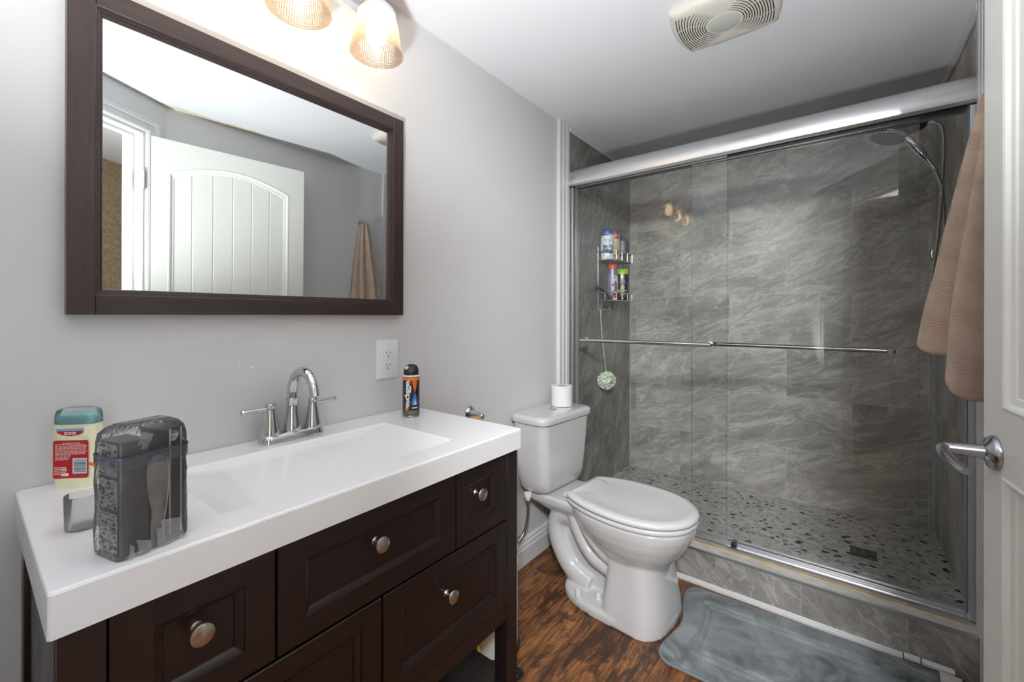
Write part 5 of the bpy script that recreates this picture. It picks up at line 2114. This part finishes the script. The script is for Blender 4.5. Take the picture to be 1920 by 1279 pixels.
# ------------------------------------------------------------------ bath mat
MA = math.radians(2.0)
mt = thing('bath_mat', 'grey plush bath mat with stitched border in front of the shower', 'bath mat', (1.12, 1.752, 0.0), MA, local=True)
bm = B()
MW, MH, RC = 0.425, 0.247, 0.055
NX, NY = 300, 176


def sd_rr(x, y, hw, hh, r):
    qx, qy = abs(x) - hw + r, abs(y) - hh + r
    return math.hypot(max(qx, 0), max(qy, 0)) + min(max(qx, qy), 0) - r


gv = {}
for i in range(NX + 1):
    for j in range(NY + 1):
        x = -MW + 2 * MW * i / NX
        y = -MH + 2 * MH * j / NY
        # push square grid into the rounded outline
        s = sd_rr(x, y, MW, MH, RC)
        px, py = x, y
        if s > 0:
            ccx, ccy = math.copysign(MW - RC, x), math.copysign(MH - RC, y)
            dv = Vector((x - ccx, y - ccy)).normalized() * RC
            px, py = ccx + dv.x, ccy + dv.y
        s = -sd_rr(px, py, MW, MH, RC)
        z = 0.004 + 0.011 * min(1, (max(s, 0) / 0.014)) ** 0.5
        for g, wdt, dp in ((0.010, 0.0028, 0.004), (0.086, 0.0055, 0.0125), (0.112, 0.0055, 0.0125)):
            q = -sd_rr(px, py, MW, MH, 0.02) if g > 0.05 else s
            z -= dp * math.exp(-((q - g) / wdt) ** 2)
        z += 0.0022 * mnoise.noise(Vector((px * 9, py * 9, 1.0))) * min(1, max(s, 0) / 0.03)
        # ridge where the mat is pushed up against the toilet foot
        k_ = math.exp(-((px + MW - 0.035) / 0.04) ** 2) * math.exp(-((py + 0.07) / 0.09) ** 2)
        px2 = px + 0.035 * math.exp(-((px + MW) / 0.10) ** 2) * math.exp(-((py + 0.015) / 0.118) ** 2)
        z += 0.014 * k_
        gv[i, j] = bm.verts.new((px2, py, z))
for i in range(NX):
    for j in range(NY):
        bm.faces.new((gv[i, j], gv[i + 1, j], gv[i + 1, j + 1], gv[i, j + 1]))
bmesh.ops.remove_doubles(bm, verts=bm.verts[:], dist=1e-5)
be = [e for e in bm.edges if e.is_boundary]
ex = bmesh.ops.extrude_edge_only(bm, edges=be)
for g in ex['geom']:
    if isinstance(g, bmesh.types.BMVert):
        g.co.z = 0.0005
obj('plush_pad', bm, MATM, mt, angle=80)
bm = B()
pts = [Vector((x, y, 0.0065)) for x, y in rrect(-MW + 0.002, MW - 0.002, -MH + 0.002, MH - 0.002, RC, 10)]
full = []
for i in range(len(pts)):
    a, b_ = pts[i], pts[(i + 1) % len(pts)]
    nn = max(1, int((b_ - a).length / 0.02))
    for q in range(nn):
        p = a.lerp(b_, q / nn)
        p.x += 0.035 * math.exp(-((p.x + MW) / 0.10) ** 2) * math.exp(-((p.y + 0.015) / 0.118) ** 2)
        full.append(p)
full.append(full[0].copy())
tube(bm, full, 0.0052, 8, cap=False)
obj('bound_edge', bm, plain('mat_binding', (118, 126, 130), 0.9), mt)

# ------------------------------------------------------------------ loose trim offcuts by the curb
oc = []
for (x0, x1, z0, rz_, lb_, y0, y1) in ((1.3975, 1.4385, 0.0165, 0.02, 'short white trim offcut at the left of the two by the curb', 2.004, 2.020),
                                     (1.443, 1.522, 0.0165, -0.02, 'longer white trim offcut at the right end of the curb', 2.004, 2.021)):
    cxm = (x0 + x1) / 2
    t = bm = B()
    prism(bm, [(y0, 0.0165), (y1, 0.0165), (y1, 0.032), (y0 + 0.005, 0.032), (y0 + 0.002, 0.027), (y0, 0.026)], 'x', x0, x1)
    o = obj('trim_offcut', bm, TRIM, base=(cxm, 2.01, 0.0165), smooth=False, bevel=0.001)
    tag(o, lb_, 'trim offcut', 'loose trim offcuts on the mat edge')
bm = B()
box(bm, -0.026, 0.026, -0.062, 0.062, 0.0, 0.006)
bmesh.ops.transform(bm, matrix=Matrix.Translation((1.505, 1.935, 0.0175)) @ Matrix.Rotation(math.radians(-4), 4, 'Z'), verts=bm.verts[:])
o = obj('tile_offcut', bm, m_curbtop(), base=(1.505, 1.935, 0.0175), smooth=False, bevel=0.001)
tag(o, 'pale marble tile offcut lying on the bath mat corner', 'tile offcut')

# ------------------------------------------------------------------ open door
HP = Vector((1.532, 0.562, 0.012))
FE = Vector((1.459, 1.312, 0.012))
dvec = FE - HP
DWID = dvec.length
DANG = math.atan2(dvec.y, dvec.x)
door = thing('door_1', 'white panelled door standing open against the right wall', 'door', HP, DANG, local=True, kind='structure')
DT, DTOP = 0.035, 2.070
ST = 0.088
Z1, Z2, Z3 = 0.225, 0.885, 1.015     # lower panel bottom / top, upper panel bottom
ZA, ZAP = 1.905, 1.975               # arch spring and apex
bm = B()
box(bm, 0, ST, -DT, 0, 0, DTOP)
box(bm, DWID - ST, DWID, -DT, 0, 0, DTOP)
box(bm, ST, DWID - ST, -DT, 0, 0, Z1)
box(bm, ST, DWID - ST, -DT, 0, Z2, Z3)


def arch(n=20, ins=0.0):
    x0, x1 = ST + ins, DWID - ST - ins
    out = []
    for i in range(n + 1):
        t = i / n
        out.append((x0 + (x1 - x0) * t, ZA - ins + (ZAP - ZA) * math.sin(PI * t) ** 0.9))
    return out


ar = arch()
for i in range(len(ar) - 1):
    (xa, za), (xb, zb) = ar[i], ar[i + 1]
    vs = [bm.verts.new(p) for p in ((xa, -DT, za), (xb, -DT, zb), (xb, -DT, DTOP), (xa, -DT, DTOP), (xa, 0, za), (xb, 0, zb), (xb, 0, DTOP), (xa, 0, DTOP))]
    for f in ((0, 1, 2, 3), (4, 7, 6, 5), (0, 4, 5, 1), (3, 2, 6, 7)):
        bm.faces.new([vs[q] for q in f])
obj('door_frame', bm, DOORM, door, angle=25)


def panel_prof(n):
    return n


for nm, z0, z1a, top in (('lower_panel', Z1, Z2, None), ('upper_panel', Z3, ZA, True)):
    bm = B()
    x0, x1 = ST, DWID - ST
    npl = 4
    pw = (x1 - x0) / 6.2
    # vertical boards with V grooves, drawn as a profile in plan
    pts = [(x0 - 0.002, -0.012)]
    for i in range(npl + 1):
        xg = x0 + 1.1 * pw + i * pw
        pts += [(xg - 0.004, -0.012), (xg, -0.0165), (xg + 0.004, -0.012)]
    pts += [(x1 + 0.002, -0.012), (x1 + 0.002, -0.023), (x0 - 0.002, -0.023)]
    zt = z1a + 0.002 if top is None else ZAP + 0.004
    prism(bm, pts, 'z', z0 - 0.002, zt)
    obj(nm, bm, DOORM, door, smooth=False)
    # sloping moulding round the recess on both faces
    bm = B()
    if top is None:
        def outline(ins):
            return [(x0 + ins, z0 + ins), (x1 - ins, z0 + ins), (x1 - ins, z1a - ins), (x0 + ins, z1a - ins)]
    else:
        def outline(ins):
            a = arch(20, ins)
            return [(x0 + ins, z0 + ins), (x1 - ins, z0 + ins)] + list(reversed(a))
    loft(bm, [[Vector((x, y, z)) for x, z in outline(i)] for i, y in ((-0.001, -0.003), (-0.001, 0.0005), (0.004, 0.0022), (0.009, 0.0), (0.014, -0.006), (0.024, -0.0085), (0.028, -0.0125))], False)
    obj(nm.split('_')[0] + '_moulding', bm, DOORM, door, angle=25)
LEV = plain('satin_chrome_lever', (178, 180, 186), 0.22, 1.0)
hxl, hz = DWID - 0.058, 0.935 - 0.012
bm = B()
lathe(bm, [(0.0, 0.0), (0.034, 0.0), (0.034, 0.004), (0.030, 0.010), (0.020, 0.014), (0.016, 0.018), (0.0, 0.018)], (hxl, 0.0005, hz), (0, 1, 0), 32)
ros = obj('handle_rose', bm, LEV, door, angle=50)
bm = B()
cyl(bm, (hxl, 0.012, hz), (hxl, 0.074, hz), 0.0150, 0.0110, 20)
lv = spline([(hxl + 0.006, 0.068, hz), (hxl - 0.010, 0.078, hz - 0.001), (hxl - 0.040, 0.081, hz - 0.006), (hxl - 0.075, 0.076, hz - 0.014), (hxl - 0.102, 0.068, hz - 0.018)], 6)
tube(bm, lv, [0.0120 - 0.0003 * i * 0.5 for i in range(len(lv))], 16, flat=0.8)
obj('lever', bm, LEV, ros, angle=50)
bm = B()
lathe(bm, [(0.0, 0.0), (0.034, 0.0), (0.034, 0.004), (0.028, 0.011), (0.014, 0.016), (0.012, 0.05), (0.0, 0.05)], (hxl, -DT - 0.0005, hz), (0, -1, 0), 28)
obj('rear_rose', bm, LEV, door, angle=50)
for z in (0.18, 1.02, 1.80):
    bm = B()
    cyl(bm, (-0.005, 0.004, z), (-0.005, 0.004, z + 0.09), 0.0065, seg=14)
    box(bm, -0.0045, 0.0, -0.028, 0.002, z + 0.002, z + 0.088)
    leaf = dbox(bm, K0 + 0.0201, K0 + 0.0216, -0.001, 0.034, z + 0.012, z + 0.102)
    bmesh.ops.transform(bm, matrix=(Matrix.Translation(HP) @ Matrix.Rotation(DANG, 4, 'Z')).inverted(), verts=leaf)
    obj('hinge', bm, NICKEL, door, smooth=False)
